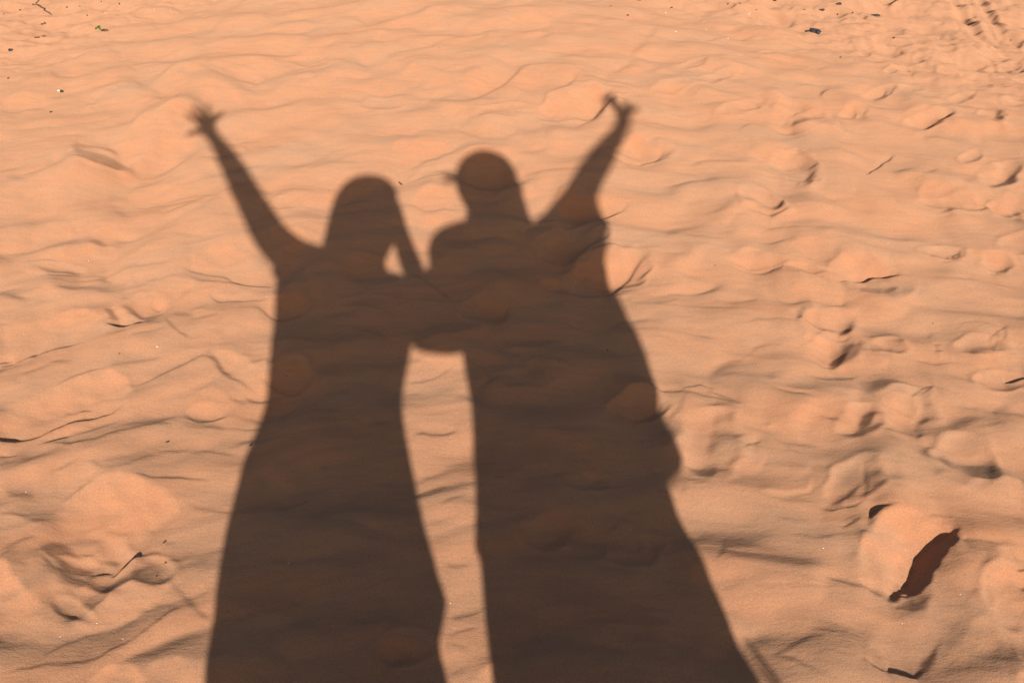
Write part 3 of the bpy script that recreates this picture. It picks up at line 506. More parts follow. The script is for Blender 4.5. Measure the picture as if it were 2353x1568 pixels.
PITS = [(1855,268,34,15,-10),(1948,262,20,10,-15),(2020,212,30,9,-15),(2140,274,44,14,-12),(2278,268,24,12,20),(1825,388,46,26,25),(1752,470,44,26,35),
 (2302,402,44,20,-15),(2232,362,22,12,-20),(2185,470,56,14,8),(2300,478,30,14,10),(2340,560,34,18,0),(1740,598,60,9,4),(1862,618,46,8,8),(1998,652,44,18,15),(2170,580,42,13,0),
 (2290,592,34,13,5),(1905,728,52,24,10),(1925,795,46,30,-10),(2045,790,34,16,15),(2090,930,54,26,20),(2215,1062,62,44,30),(1975,975,42,34,-20),(1630,1010,60,62,10),
 (2250,795,46,18,0),(2305,870,46,18,0),(2320,1350,50,60,0),(1960,1110,50,40,-20),(1480,930,46,26,-5),(240,1290,80,52,-10),(165,1388,40,22,20),(350,1310,50,36,10),
 (330,700,40,18,-8),(292,742,34,12,-10),(140,608,56,11,0),(235,362,62,20,-4),(470,940,44,14,-10),(660,855,50,24,0),(1220,775,60,14,0),(1230,860,60,24,0),
 (1360,1105,50,16,0),(1270,1220,70,30,0),(1460,1250,60,36,0),(930,1490,64,30,-8),(850,690,50,12,0),(1120,705,46,20,0),(1310,560,60,26,-20),(1430,620,56,26,-20),
 (1330,240,70,22,-10),(1150,262,50,14,-14),(1000,400,50,12,-8),(1480,345,50,18,0),(1360,480,60,16,0),(880,240,40,12,0),(640,480,40,10,0),(560,180,40,10,10),(700,140,40,9,5),
 (1540,205,36,10,-8),(1640,180,40,9,-10),(1700,250,40,11,-10),(1590,150,30,8,-10),(2060,160,26,8,-15),(2120,130,20,9,-20),(2180,165,22,8,10),(2250,190,24,9,0),(2320,150,22,9,0),(1980,120,20,7,0),
 (2090,205,24,8,0),(2210,225,26,8,-10),(2330,235,24,10,0),(1760,120,20,6,0),(2020,90,18,7,0)]
ZR = Z1+(Z2*(.9-.56*pres)).astype(np.float32)
fade = (sstep(X0, X0+.5, GX)*(1-sstep(X1-.5, X1, GX))*sstep(Y0, Y0+.3, GY)*(1-sstep(Y1-.6, Y1, GY))).astype(np.float32)
# soft trodden hollows with raised rims: photo position, half width, half height there, turn
for px, py, a, c, rot in PITS:
    m = (abs(U-px) < 3*max(a, c)) & (abs(V-py) < 3*max(a, c))
    jj, ii = np.where(m); s = (slice(jj.min(), jj.max()+1), slice(ii.min(), ii.max()+1))
    wv = sample(n_iso, GX[s]*1.7+px, GY[s]*1.7)
    u = (U[s]-px)+a*.15*wv; v = (V[s]-py)+c*.15*sample(n_iso, GX[s]*1.7, GY[s]*1.7+py)
    ca, sa = math.cos(R(rot)), math.sin(R(rot))
    rr = np.sqrt(((u*ca+v*sa)/a)**2+((-u*sa+v*ca)/c)**2)
    jc, ic = jj[len(jj)//2], ii[len(ii)//2]
    mpp = float(np.hypot(GX[jc, ic], np.hypot(GY[jc, ic], CAMZ)))/F
    dep = .19*mpp*min(a, c*mpp*F/CAMZ)
    ZR[s] += (-dep*np.exp(-rr**2.6*.9)+dep*.40*np.exp(-((rr-1.3)/.28)**2)).astype(np.float32)
# two dragged furrows running off to the far right
for line, w, dep in (([(2176, -14), (2201, 20), (2221, 47), (2258, 89), (2318, 119), (2400, 150)], 10, .015), ([(2236, -14), (2268, 30), (2288, 57), (2305, 79), (2352, 100), (2400, 120)], 8, .012)):
    d2 = np.full(U.shape, 1e9, np.float32)
    for (ax, ay), (bx, by) in zip(line[:-1], line[1:]):
        ex, ey = bx-ax, by-ay; t = np.clip(((U-ax)*ex+(V-ay)*ey)/(ex*ex+ey*ey), 0, 1)
        d2 = np.minimum(d2, (U-ax-t*ex)**2+((V-ay-t*ey)*1.3)**2)
    d = np.sqrt(d2)/(w*(1+.12*np.clip(tramp, -1, 1)))
    ZR += (-dep*np.exp(-d*d)+.4*dep*np.exp(-((d-1.7)/.6)**2)).astype(np.float32)*(V > -40)
# loose sand rests below its angle of repose: ease the slopes that fall away from the sun, except at the few crusted edges
keep = np.zeros_like(ZR)
for cx, cy, rx, ry in KEEP: keep = np.maximum(keep, 1-sstep(.75, 1.1, np.sqrt(((U-cx)/rx)**2+((V-cy)/ry)**2)))
for _ in range(2):
    g = np.gradient(ZR, DX, axis=0)
    over = np.minimum(g+.34, 0)
    ZR += solve(((-over*.72)*(1-keep)).astype(np.float32))
ZR *= fade
def ground_z(x, y):
    x = np.asarray(x, float); y = np.asarray(y, float)
    return base(x, y)+bilin(ZR, (x-X0)/DX, (y-Y0)/DX)
def hit(px, py, relief=True):            # the ground point seen at a pixel
    a, b, c = [float(v) for v in ray(px, py)]
    t = np.arange(1.0, 14, .002)
    z = ground_z(a*t, b*t) if relief else base(a*t, b*t)
    k = int(np.argmax(CAMZ+c*t <= z))
    return Vector((a*t[k], b*t[k], float(z[k])))

# ------------------------------------------------------------------ materials
def new_mat(name, rough=.9):
    m = bpy.data.materials.new(name); m.use_nodes = True
    nt = m.node_tree; b = nt.nodes['Principled BSDF']; b.inputs['Roughness'].default_value = rough
    b.inputs['Specular IOR Level'].default_value = .15
    return m, nt, b
def noisy(name, c0, c1, scale, rough=.85, bump=0, detail=4):
    m, nt, b = new_mat(name, rough); N, L = nt.nodes, nt.links
    tc = N.new('ShaderNodeTexCoord'); n = N.new('ShaderNodeTexNoise'); n.inputs['Scale'].default_value = scale; n.inputs['Detail'].default_value = detail
    r = N.new('ShaderNodeValToRGB'); r.color_ramp.elements[0].color = (*c0, 1); r.color_ramp.elements[1].color = (*c1, 1)
    r.color_ramp.elements[0].position = .35; r.color_ramp.elements[1].position = .65
    L.new(tc.outputs['Object'], n.inputs['Vector']); L.new(n.outputs['Fac'], r.inputs['Fac']); L.new(r.outputs['Color'], b.inputs['Base Color'])
    if bump:
        bp = N.new('ShaderNodeBump'); bp.inputs['Strength'].default_value = bump; bp.inputs['Distance'].default_value = .002
        L.new(n.outputs['Fac'], bp.inputs['Height']); L.new(bp.outputs['Normal'], b.inputs['Normal'])
    return m
ORANGE = (.448, .209, .108); GREY = (.392, .221, .129); PINK = (.428, .218, .120)
def sand_material():
    m, nt, b = new_mat('desert_sand', 1.0); N, L = nt.nodes, nt.links
    b.inputs['Specular IOR Level'].default_value = .05
    try: b.inputs['Diffuse Roughness'].default_value = .6
    except Exception: pass
    tc = N.new('ShaderNodeTexCoord')
    def noise(scale, detail=3, vec=None):
        n = N.new('ShaderNodeTexNoise'); n.inputs['Scale'].default_value = scale; n.inputs['Detail'].default_value = detail
        L.new(vec or tc.outputs['Object'], n.inputs['Vector']); return n.outputs['Fac']
    def mix(fac, a, c, blend='MIX'):
        x = N.new('ShaderNodeMix'); x.data_type = 'RGBA'; x.blend_type = blend
        for s, v in ((x.inputs[0], fac), (x.inputs[6], a), (x.inputs[7], c)):
            if isinstance(v, tuple): s.default_value = (*v, 1)
            elif isinstance(v, float): s.default_value = v
            else: L.new(v, s)
        return x.outputs[2]
    def ramp(v, a, c):
        r = N.new('ShaderNodeMapRange'); r.inputs[1].default_value = a; r.inputs[2].default_value = c; L.new(v, r.inputs[0]); return r.outputs[0]
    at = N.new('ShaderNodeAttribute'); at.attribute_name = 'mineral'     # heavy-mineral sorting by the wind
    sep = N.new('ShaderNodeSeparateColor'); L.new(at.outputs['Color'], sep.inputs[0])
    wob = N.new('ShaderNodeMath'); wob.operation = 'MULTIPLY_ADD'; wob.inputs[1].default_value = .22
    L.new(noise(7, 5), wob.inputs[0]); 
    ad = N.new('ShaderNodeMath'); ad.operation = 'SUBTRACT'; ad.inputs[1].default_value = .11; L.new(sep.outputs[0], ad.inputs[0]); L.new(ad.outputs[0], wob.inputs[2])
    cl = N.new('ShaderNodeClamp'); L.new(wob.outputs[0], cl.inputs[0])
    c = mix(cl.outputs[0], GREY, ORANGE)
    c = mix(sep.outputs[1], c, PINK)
    # stretched faint streaks of darker grains
    mp = N.new('ShaderNodeMapping'); mp.inputs['Scale'].default_value = (6, 26, 6); mp.inputs['Rotation'].default_value = (0, 0, R(-12)); L.new(tc.outputs['Object'], mp.inputs['Vector'])
    c = mix(ramp(noise(2.2, 5, mp.outputs[0]), .42, .75), c, (.90, .92, .95), 'MULTIPLY')
    # single grains
    c = mix(ramp(noise(420, 2), .30, .70), c, (.76, .75, .74), 'MULTIPLY')
    c = mix(ramp(noise(900, 1), .66, .80), c, (.55, .5, .5), 'MULTIPLY')
    L.new(c, b.inputs['Base Color'])
    bp = N.new('ShaderNodeBump'); bp.inputs['Strength'].default_value = .5; bp.inputs['Distance'].default_value = .0019
    mp2 = N.new('ShaderNodeMapping'); mp2.inputs['Scale'].default_value = (60, 130, 60); mp2.inputs['Rotation'].default_value = (0, 0, R(-10)); L.new(tc.outputs['Object'], mp2.inputs['Vector'])
    h = N.new('ShaderNodeMath'); h.operation = 'MULTIPLY_ADD'; h.inputs[1].default_value = .75
    L.new(noise(330, 3), h.inputs[0]); L.new(noise(1.0, 4, mp2.outputs[0]), h.inputs[2])
    L.new(h.outputs[0], bp.inputs['Height']); L.new(bp.outputs['Normal'], b.inputs['Normal'])
    return m
SAND = sand_material()

def tag(o, label=None, cat=None, group=None, kind=None):
    for k, v in (('label', label), ('category', cat), ('group', group), ('kind', kind)):
        if v: o[k] = v
    return o
def mesh_obj(name, verts, faces, mat=None, parent=None, smooth=True):
    me = bpy.data.meshes.new(name); me.from_pydata([tuple(v) for v in verts], [], faces); me.update()
    if smooth: me.polygons.foreach_set('use_smooth', [True]*len(me.polygons))
    if mat: me.materials.append(mat)
    o = bpy.data.objects.new(name, me); COL.objects.link(o); o.parent = parent
    return o
def bm_obj(name, bm, mat=None, parent=None, smooth=True):
    me = bpy.data.meshes.new(name); bm.to_mesh(me); bm.free()
    if smooth: me.polygons.foreach_set('use_smooth', [True]*len(me.polygons))
    if mat: me.materials.append(mat)
    o = bpy.data.objects.new(name, me); COL.objects.link(o); o.parent = parent
    return o

# ------------------------------------------------------------------ the ground: one sheet to the horizon
def grow(a, step, far):
    out = []; s = step; p = a
    while abs(p) < far: s *= 1.35; p += s; out.append(p)
    return out
def fine(a, b, f):
    out = [a]
    while out[-1] < b: out.append(out[-1]+f(out[-1]))
    return out
ys = fine(Y0, Y1, lambda y: .0031 if y < 2.2 else .0031+(y-2.2)*.0023)
xs_r = fine(0, X1, lambda x: .0034 if x < 1.3 else .0034+(x-1.3)*.0024)
xs = [-v for v in xs_r[:0:-1]]+xs_r
XS = np.array(grow(xs[0], -.03, 1500)[::-1]+xs+grow(xs[-1], .03, 1500))
YS = np.array(grow(ys[0], -.03, 1500)[::-1]+ys+grow(ys[-1], .03, 1500))
mx, my = np.meshgrid(XS, YS)
def far_dunes(x, y):
    r = np.hypot(x, y-3)
    return sstep(12, 60, r)*(.5*np.sin(x*.11+1.3)*np.sin(y*.07)+1.5*np.sin(x*.021+y*.013))
inside = (mx > X0) & (mx < X1) & (my > Y0) & (my < Y1)
mz = base(mx, my)+np.where(inside, bilin(ZR, (mx-X0)/DX, (my-Y0)/DX), 0)+far_dunes(mx, my)
n, m = mx.shape
me = bpy.data.meshes.new('sand_ground')
me.vertices.add(n*m); me.vertices.foreach_set('co', np.stack([mx, my, mz], 2).astype(np.float32).ravel())
i = (np.arange(n-1)[:, None]*m+np.arange(m-1)[None, :]).ravel()
q = np.stack([i, i+1, i+m+1, i+m], 1).astype(np.int32)
nf = len(q)
me.loops.add(nf*4); me.loops.foreach_set('vertex_index', q.ravel())
me.polygons.add(nf); me.polygons.foreach_set('loop_start', (np.arange(nf)*4).astype(np.int32))
me.polygons.foreach_set('use_smooth', np.ones(nf, bool))
me.update(calc_edges=True)
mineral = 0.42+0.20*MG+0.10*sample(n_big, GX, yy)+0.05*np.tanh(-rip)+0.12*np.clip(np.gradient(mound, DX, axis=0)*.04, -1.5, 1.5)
mc = np.zeros((n*m, 4), np.float32); mc[:, 3] = 1
mc[:, 0] = np.clip(np.where(inside, bilin(mineral.astype(np.float32), (mx-X0)/DX, (my-Y0)/DX), .45), 0, 1).ravel()
mc[:, 1] = np.clip(np.maximum(sstep(-.1, .5, d_right(mx, my)), sstep(0, .5, d_left(mx, my)))*.8, 0, 1).ravel()
ca = me.color_attributes.new('mineral', 'FLOAT_COLOR', 'POINT'); ca.data.foreach_set('color', mc.ravel())
me.materials.append(SAND)
ground = bpy.data.objects.new('ground', me); COL.objects.link(ground)
tag(ground, kind='structure')

# ------------------------------------------------------------------ the two people who throw the shadows (standing just behind the viewpoint)
def back(px, py, yp):                    # the point at depth yp whose shadow falls on a given ground point
    P = hit(px, py, False); t = (yp-P.y)/SUN.y
    return P+SUN*t
SKIN = noisy('skin', (.42, .24, .16), (.50, .29, .20), 30, .55)
HAIR = noisy('dark_hair', (.02, .012, .008), (.06, .035, .02), 60, .5, .3)
DRESS = noisy('linen_dress', (.50, .46, .40), (.60, .56, .50), 90, .95, .2)
ROBE = noisy('robe_cloth', (.16, .22, .30), (.22, .28, .36), 80, .95, .2)
BLACK = noisy('black_plastic', (.015, .015, .016), (.03, .03, .032), 120, .45)
GLASS = noisy('eye_white', (.7, .7, .68), (.78, .78, .76), 20, .2)
def skin_body(name, chains, parent, root):
    """chains: lists of (key, Vector, radius); joints that share a key are one vertex"""
    bm = bmesh.new(); lay = bm.verts.layers.skin.verify(); vs = {}
    for ch in chains:
        prev = None
        for key, p, r in ch:
            if key not in vs:
                v = bm.verts.new(p); v[lay].radius = (r, r); v[lay].use_root = (key == root); vs[key] = v
            if prev is not None and bm.edges.get((prev, vs[key])) is None: bm.edges.new((prev, vs[key]))
            prev = vs[key]
    o = bm_obj(name, bm, SKIN, parent)
    m = o.modifiers.new('skin', 'SKIN'); m.branch_smoothing = .6; m.use_smooth_shade = True
    s = o.modifiers.new('sub', 'SUBSURF'); s.levels = s.render_levels = 2
    return o
def loft(name, rings, mat, parent, seg=40, fold=0.0, nf=9, power=2.2, close=True):
    """rings: (xc, yc, z, half width, half depth)"""
    V, Fc = [], []
    for k, (xc, yc, z, a, b) in enumerate(rings):
        for i in range(seg):
            th = 2*math.pi*i/seg; c, s = math.cos(th), math.sin(th)
            f = 1+fold*math.sin(nf*th+.4*k)*(abs(s)**.7)
            V.append((xc+a*math.copysign(abs(c)**(2/power), c), yc+b*f*math.copysign(abs(s)**(2/power), s), z))
    for k in range(len(rings)-1):
        for i in range(seg):
            j = (i+1) % seg; Fc.append((k*seg+i, k*seg+j, (k+1)*seg+j, (k+1)*seg+i))
    if close: Fc.append(tuple(range(seg))[::-1]); Fc.append(tuple((len(rings)-1)*seg+i for i in range(seg)))
    o = mesh_obj(name, V, Fc, mat, parent)
    return o
def px_rings(rows, yp, dfun, yoff=0.0):
    """rows: (photo row, left edge, right edge) of the shadow -> rings of the thing that throws it"""
    out = []
    for py, xl, xr in rows:
        a, b = back(xl, py, yp), back(xr, py, yp)
        hw = (b.x-a.x)/2
        out.append(((a.x+b.x)/2, yp+(yoff(py) if callable(yoff) else yoff), (a.z+b.z)/2, hw, dfun(hw)))
    return out
def dense(rows, n=4):
    out = []
    for p, q in zip(rows[:-1], rows[1:]):
        for k in range(n): out.append(tuple(p[i]+(q[i]-p[i])*k/n for i in range(3)))
    return out+[rows[-1]]
def J(key, px, py, yp, r): return (key, back(px, py, yp), r)
def Wd(key, x, y, z, r): return (key, Vector((x, y, z)), r)

# --- person with the camera
YL = -0.15
LB = back(738, 1568, YL).x
LX = back(840, 620, YL).x
pl = bpy.data.objects.new('person', None); COL.objects.link(pl); pl.location = (LB, YL, float(base(LB, YL)))
tag(pl, 'person in a long dress throwing the left shadow, spread hand raised, camera at the face', 'person', 'people throwing the two long shadows')
def rel(o, root):                        # parent without moving
    o.parent = root; o.matrix_parent_inverse = Matrix.Translation(-root.location)
    return o
zg = 0.0
sh = back(840, 610, YL); nk = back(830, 570, YL)
hc = back(846, 468, YL)
chains = [
  [Wd('pelvis', LX*.35+LB*.65, YL-.08, .92, .08), Wd('waist', LX*.7+LB*.3, YL-.075, 1.07, .075), Wd('chest', LX, YL-.05, 1.24, .08), Wd('collar', LX, YL-.01, sh.z+.01, .07), Wd('neck', hc.x, YL-.005, hc.z-.16, .048),
   Wd('jaw', hc.x, YL+.02, hc.z-.085, .062), Wd('head', hc.x, YL, hc.z, .086), Wd('crown', hc.x, YL-.01, hc.z+.065, .062)],
  [Wd('head', 0, 0, 0, 0), Wd('nose', hc.x, YL+.085, hc.z-.02, .014)],
  [Wd('head', 0, 0, 0, 0), Wd('ear_a', hc.x-.082, YL, hc.z-.02, .016)], [Wd('head', 0, 0, 0, 0), Wd('ear_b', hc.x+.082, YL, hc.z-.02, .016)],
  [Wd('collar', 0, 0, 0, 0), J('sh_a', 692, 602, YL, .056), J('bi_0', 655, 578, YL, .058), J('bi_a', 622, 540, YL, .050), J('el_a', 566, 440, YL, .040), J('fo_a', 528, 372, YL, .036), J('wr_a', 490, 314, YL, .025), J('pa_a', 478, 286, YL, .032)],
  [Wd('pa_a', 0, 0, 0, 0), J('ia1', 456, 280, YL, .010), J('ia2', 445, 272, YL, .009), J('ia3', 434, 265, YL+.01, .0075)],
  [Wd('pa_a', 0, 0, 0, 0), J('ma1', 466, 272, YL, .010), J('ma2', 458, 259, YL, .009), J('ma3', 451, 248, YL+.01, .0075)],
  [Wd('pa_a', 0, 0, 0, 0), J('ra1', 479, 270, YL, .010), J('ra2', 478, 256, YL+.005, .009), J('ra3', 476, 243, YL+.02, .0075)],
  [Wd('pa_a', 0, 0, 0, 0), J('la1', 494, 275, YL, .0125), J('la2', 504, 266, YL, .0115), J('la3', 514, 258, YL, .0095)],
  [Wd('wr_a', 0, 0, 0, 0), J('ta1', 462, 301, YL, .013), J('ta2', 444, 305, YL, .010), J('ta3', 427, 309, YL, .008)],
  [Wd('collar', 0, 0, 0, 0), J('sh_b', 872, 668, YL, .052), J('el_b', 968, 668, YL+.06, .034), J('fo_b', 937, 590, YL+.09, .031), J('wr_b', 918, 532, YL+.08, .028), J('pa_b', 912, 500, YL+.075, .026)],
]
for k, (dx, dz) in enumerate(((.004, .028), (.006, .008), (.006, -.012), (.004, -.030))):
    p = back(912, 500, YL+.075)
    chains.append([Wd('pa_b', 0, 0, 0, 0), Wd(f'fb{k}1', p.x+.004, p.y+.028, p.z+dz, .009), Wd(f'fb{k}2', p.x-.012, p.y+.046, p.z+dz*1.05, .008), Wd(f'fb{k}3', p.x-.030, p.y+.048, p.z+dz*1.05, .007)])
chains.append([Wd('pa_b', 0, 0, 0, 0), Wd('tb1', p.x-.018, p.y-.008, p.z-.01, .011), Wd('tb2', p.x-.040, p.y-.006, p.z+.004, .009)])
for s, n in ((-1, 'a'), (1, 'b')):
    chains.append([Wd('pelvis', 0, 0, 0, 0), Wd('hip'+n, LB+.01+s*.08, YL-.10, .84, .065), Wd('kn'+n, LB+s*.08, YL-.10, .47, .052), Wd('an'+n, LB+s*.08, YL-.12, .08, .036), Wd('he'+n, LB+s*.085, YL-.11, .035, .034), Wd('to'+n, LB+s*.10, YL+.04, .028, .028)])
body = rel(skin_body('body', chains, None, 'pelvis'), pl)
rows = [(1568, 494, 1050), (1500, 498, 1036), (1440, 504, 1020), (1385, 510, 1012), (1340, 515, 1024), (1310, 520, 1030), (1260, 523, 1012), (1210, 529, 1000), (1165, 535, 985), (1100, 551, 969), (1010, 573, 950), (940, 602, 937), (890, 617, 930), (850, 622, 935), (800, 627, 945), (750, 629, 952), (700, 631, 952), (665, 634, 945), (645, 633, 905), (620, 622, 884), (600, 640, 878), (585, 700, 870)]
rg = px_rings(dense(rows, 3), YL, lambda h: min(.10, .5*h), lambda v: -.075*min(max((v-640)/250, 0), 1))
z0 = rg[0]
hem = [(z0[0]-.01, YL-.12, .07, z0[3]+.05, .17), (z0[0], YL-.10, .35, z0[3]+.025, .14)]
dress = rel(loft('dress', hem+rg, DRESS, None, fold=.05), pl)
hr = [(640, 735, 800), (625, 724, 850), (600, 730, 880), (580, 737, 887), (560, 743, 899), (545, 747, 908), (530, 750, 907), (500, 756, 922), (470, 763, 917), (445, 770, 916), (430, 778, 916), (415, 789, 907), (404, 803, 893), (396, 820, 872), (392, 834, 856)]
hair = rel(loft('hair', px_rings(dense(hr, 3), YL, lambda h: min(.085, .85*h), -.045), HAIR, None, fold=.03, nf=13), pl)
def ball(name, c, r, mat, sx=1, sy=1, sz=1):
    bm = bmesh.new(); bmesh.ops.create_uvsphere(bm, u_segments=16, v_segments=10, radius=r)
    bmesh.ops.scale(bm, vec=(sx, sy, sz), verts=bm.verts); bmesh.ops.translate(bm, vec=c, verts=bm.verts)
    return bm_obj(name, bm, mat)
for s in (-1, 1): rel(ball('eye', (hc.x+s*.03, YL+.072, hc.z+.005), .012, GLASS), pl)
# the camera in the hand, its lens just behind the viewpoint
cc = Vector((0.0, -.075, CAMZ))
hcam = bpy.data.objects.new('handheld_camera', None); COL.objects.link(hcam); hcam.location = cc
tag(hcam, 'black camera held at the face of the person throwing the left shadow', 'camera')
bm = bmesh.new(); bmesh.ops.create_cube(bm, size=1); bmesh.ops.scale(bm, vec=(.118, .034, .078), verts=bm.verts)
bmesh.ops.bevel(bm, geom=bm.edges[:], offset=.008, segments=3, affect='EDGES'); cb = bm_obj('camera_body', bm, BLACK, hcam)
bm = bmesh.new(); bmesh.ops.create_cube(bm, size=1); bmesh.ops.scale(bm, vec=(.05, .03, .026), verts=bm.verts); bmesh.ops.translate(bm, vec=(0, 0, .048), verts=bm.verts)
bmesh.ops.bevel(bm, geom=bm.edges[:], offset=.008, segments=3, affect='EDGES'); bm_obj('viewfinder_hump', bm, BLACK, hcam)
bm = bmesh.new(); bmesh.ops.create_cone(bm, cap_ends=True, segments=32, radius1=.031, radius2=.029, depth=.036)
bmesh.ops.rotate(bm, cent=(0, 0, 0), matrix=Matrix.Rotation(-math.pi/2, 3, 'X'), verts=bm.verts); bmesh.ops.translate(bm, vec=(0, .034, -.006), verts=bm.verts)
bm_obj('lens', bm, BLACK, hcam)

# --- person in the flowing robe
YR = -0.18
hr_ = back(1122, 425, YR); RX = back(1200, 900, YR).x
pr = bpy.data.objects.new('person', None); COL.objects.link(pr); pr.location = (RX, YR, float(base(RX, YR)))
tag(pr, 'person in a wide flowing robe throwing the right shadow, one arm raised beside the head', 'person', 'people throwing the two long shadows')
chest = back(1180, 640, YR); col = back(1150, 545, YR)
chains = [
  [Wd('pelvis', RX-.01, YR-.08, .90, .08), Wd('waist', RX, YR-.075, 1.07, .075), Wd('chest', chest.x-.03, YR-.05, 1.27, .09), Wd('collar', col.x, YR-.01, col.z, .068), Wd('neck', hr_.x+.005, YR-.005, hr_.z-.16, .048),
   Wd('jaw', hr_.x-.02, YR+.005, hr_.z-.09, .060), Wd('head', hr_.x, YR, hr_.z, .086), Wd('crown', hr_.x, YR-.01, hr_.z+.065, .062)],
  [Wd('head', 0, 0, 0, 0), Wd('nose', hr_.x-.08, YR+.035, hr_.z-.03, .014)],
  [Wd('head', 0, 0, 0, 0), Wd('ear_a', hr_.x+.02, YR+.08, hr_.z-.02, .016)], [Wd('head', 0, 0, 0, 0), Wd('ear_b', hr_.x-.02, YR-.082, hr_.z-.02, .016)],
  [Wd('collar', 0, 0, 0, 0), J('sh_b', 1262, 560, YR, .058), J('bi_b', 1310, 480, YR, .050), J('el_b', 1352, 402, YR, .044), J('fo_b', 1389, 350, YR, .037), J('wr_b', 1430, 292, YR, .024), J('pa_b', 1430, 268, YR+.01, .024)],
  [Wd('pa_b', 0, 0, 0, 0), J('ib1', 1414, 252, YR+.01, .0125), J('ib2', 1399, 238, YR+.015, .0115), J('ib3', 1388, 222, YR+.02, .0095)],
  [Wd('pa_b', 0, 0, 0, 0), J('mb1', 1417, 250, YR-.01, .0125), J('mb2', 1404, 234, YR-.015, .0115), J('mb3', 1396, 216, YR-.01, .0095)],
  [Wd('pa_b', 0, 0, 0, 0), J('rb1', 1420, 254, YR-.03, .0125), J('rb2', 1408, 241, YR-.04, .0115), J('rb3', 1394, 232, YR-.03, .0095)],
  [Wd('pa_b', 0, 0, 0, 0), J('lb1', 1434, 250, YR-.04, .0125), J('lb2', 1438, 240, YR-.05, .0115), J('lb3', 1436, 232, YR-.045, .0095)],
  [Wd('wr_b', 0, 0, 0, 0), J('tb1', 1440, 266, YR+.02, .012), J('tb2', 1450, 255, YR+.02, .009), J('tb3', 1464, 247, YR+.02, .008)],
  [Wd('collar', 0, 0, 0, 0), J('sh_a', 1042, 575, YR, .056), J('el_a', 1056, 752, YR-.07, .042), J('fo_a', 1005, 762, YR-.11, .036), J('wr_a', 962, 762, YR-.12, .026), J('pa_a', 935, 762, YR-.12, .027)],
]
for k in range(4):
    chains.append([Wd('pa_a', 0, 0, 0, 0), J(f'fa{k}1', 912, 742+k*10, YR-.115, .010), J(f'fa{k}2', 893, 740+k*11, YR-.11, .009), J(f'fa{k}3', 878, 741+k*11, YR-.10, .0075)])
chains.append([Wd('pa_a', 0, 0, 0, 0), J('ta1', 930, 738, YR-.12, .012), J('ta2', 916, 724, YR-.115, .009)])
for s, n in ((-1, 'a'), (1, 'b')):
    chains.append([Wd('pelvis', 0, 0, 0, 0), Wd('hip'+n, RX-.01+s*.075, YR-.10, .84, .065), Wd('kn'+n, RX-.01+s*.085, YR-.10, .46, .052), Wd('an'+n, RX-.01+s*.09, YR-.12, .08, .036), Wd('he'+n, RX-.01+s*.095, YR-.11, .035, .034), Wd('to'+n, RX-.01+s*.11, YR+.05, .028, .028)])
rel(skin_body('body', chains, None, 'pelvis'), pr)
rows = [(1568, 1130, 1752), (1510, 1142, 1738), (1460, 1130, 1712), (1400, 1120, 1682), (1340, 1114, 1655), (1290, 1110, 1630), (1200, 1101, 1588), (1170, 1088, 1573), (1140, 1089, 1556), (1100, 1090, 1540), (1060, 1090, 1522), (1045, 1090, 1520), (1032, 1090, 1527), (1012, 1090, 1556), (1000, 1091, 1556), (970, 1090, 1539), (880, 1084, 1509), (790, 1064, 1481), (730, 1050, 1450), (660, 1022, 1418), (620, 1000, 1400), (600, 985, 1393), (580, 983, 1391), (550, 990, 1392), (530, 1012, 1392), (518, 1050, 1392), (508, 1062, 1390)]
# the raised sleeve opens a notch between the neck and the arm
rg = px_rings(dense([r for r in rows if r[0] >= 550], 3), YR, lambda h: min(.10, .45*h), lambda v: -.075*min(max((v-640)/250, 0), 1))
z0 = rg[0]
rel(loft('robe', [(z0[0]+.03, YR-.12, .10, z0[3]+.10, .18), (z0[0]+.015, YR-.10, .38, z0[3]+.05, .14)]+rg, ROBE, None, fold=.07, nf=11), pr)
rel(loft('shoulder_yoke', px_rings(dense([(565, 984, 1215), (552, 990, 1213), (541, 999, 1215), (533, 1012, 1217), (527, 1030, 1219), (524, 1058, 1221), (498, 1072, 1218)], 2), YR, lambda h: min(.09, .6*h)), ROBE, None), pr)
rel(loft('sleeve', px_rings(dense([(560, 1208, 1393), (535, 1216, 1393), (518, 1226, 1394), (506, 1240, 1394), (492, 1262, 1386), (475, 1281, 1376), (450, 1304, 1367), (425, 1318, 1368), (404, 1330, 1372), (392, 1338, 1378)], 3), YR, lambda h: min(.085, .8*h)), ROBE, None), pr)
rel(loft('sleeve', px_rings(dense([(791, 1040, 1085), (787, 965, 1085), (780, 940, 1085), (750, 930, 1080), (700, 918, 1070), (665, 925, 1060), (645, 950, 1050), (615, 985, 1050)], 3), YR-.06, lambda h: min(.075, .8*h)), ROBE, None), pr)
hr2 = [(540, 1066, 1238), (520, 1064, 1230), (500, 1068, 1223), (480, 1072, 1215), (462, 1074, 1209), (445, 1062, 1202), (430, 1054, 1199), (415, 1048, 1195), (400, 1046, 1190), (385, 1048, 1184), (370, 1053, 1174), (358, 1062, 1160), (348, 1076, 1140), (341, 1092, 1122)]
rel(loft('hair', px_rings(dense(hr2, 3), YR, lambda h: min(.09, .8*h), -.03), HAIR, None, fold=.03, nf=13), pr)
rw = np.random.default_rng(33)
V = []; Fc = []
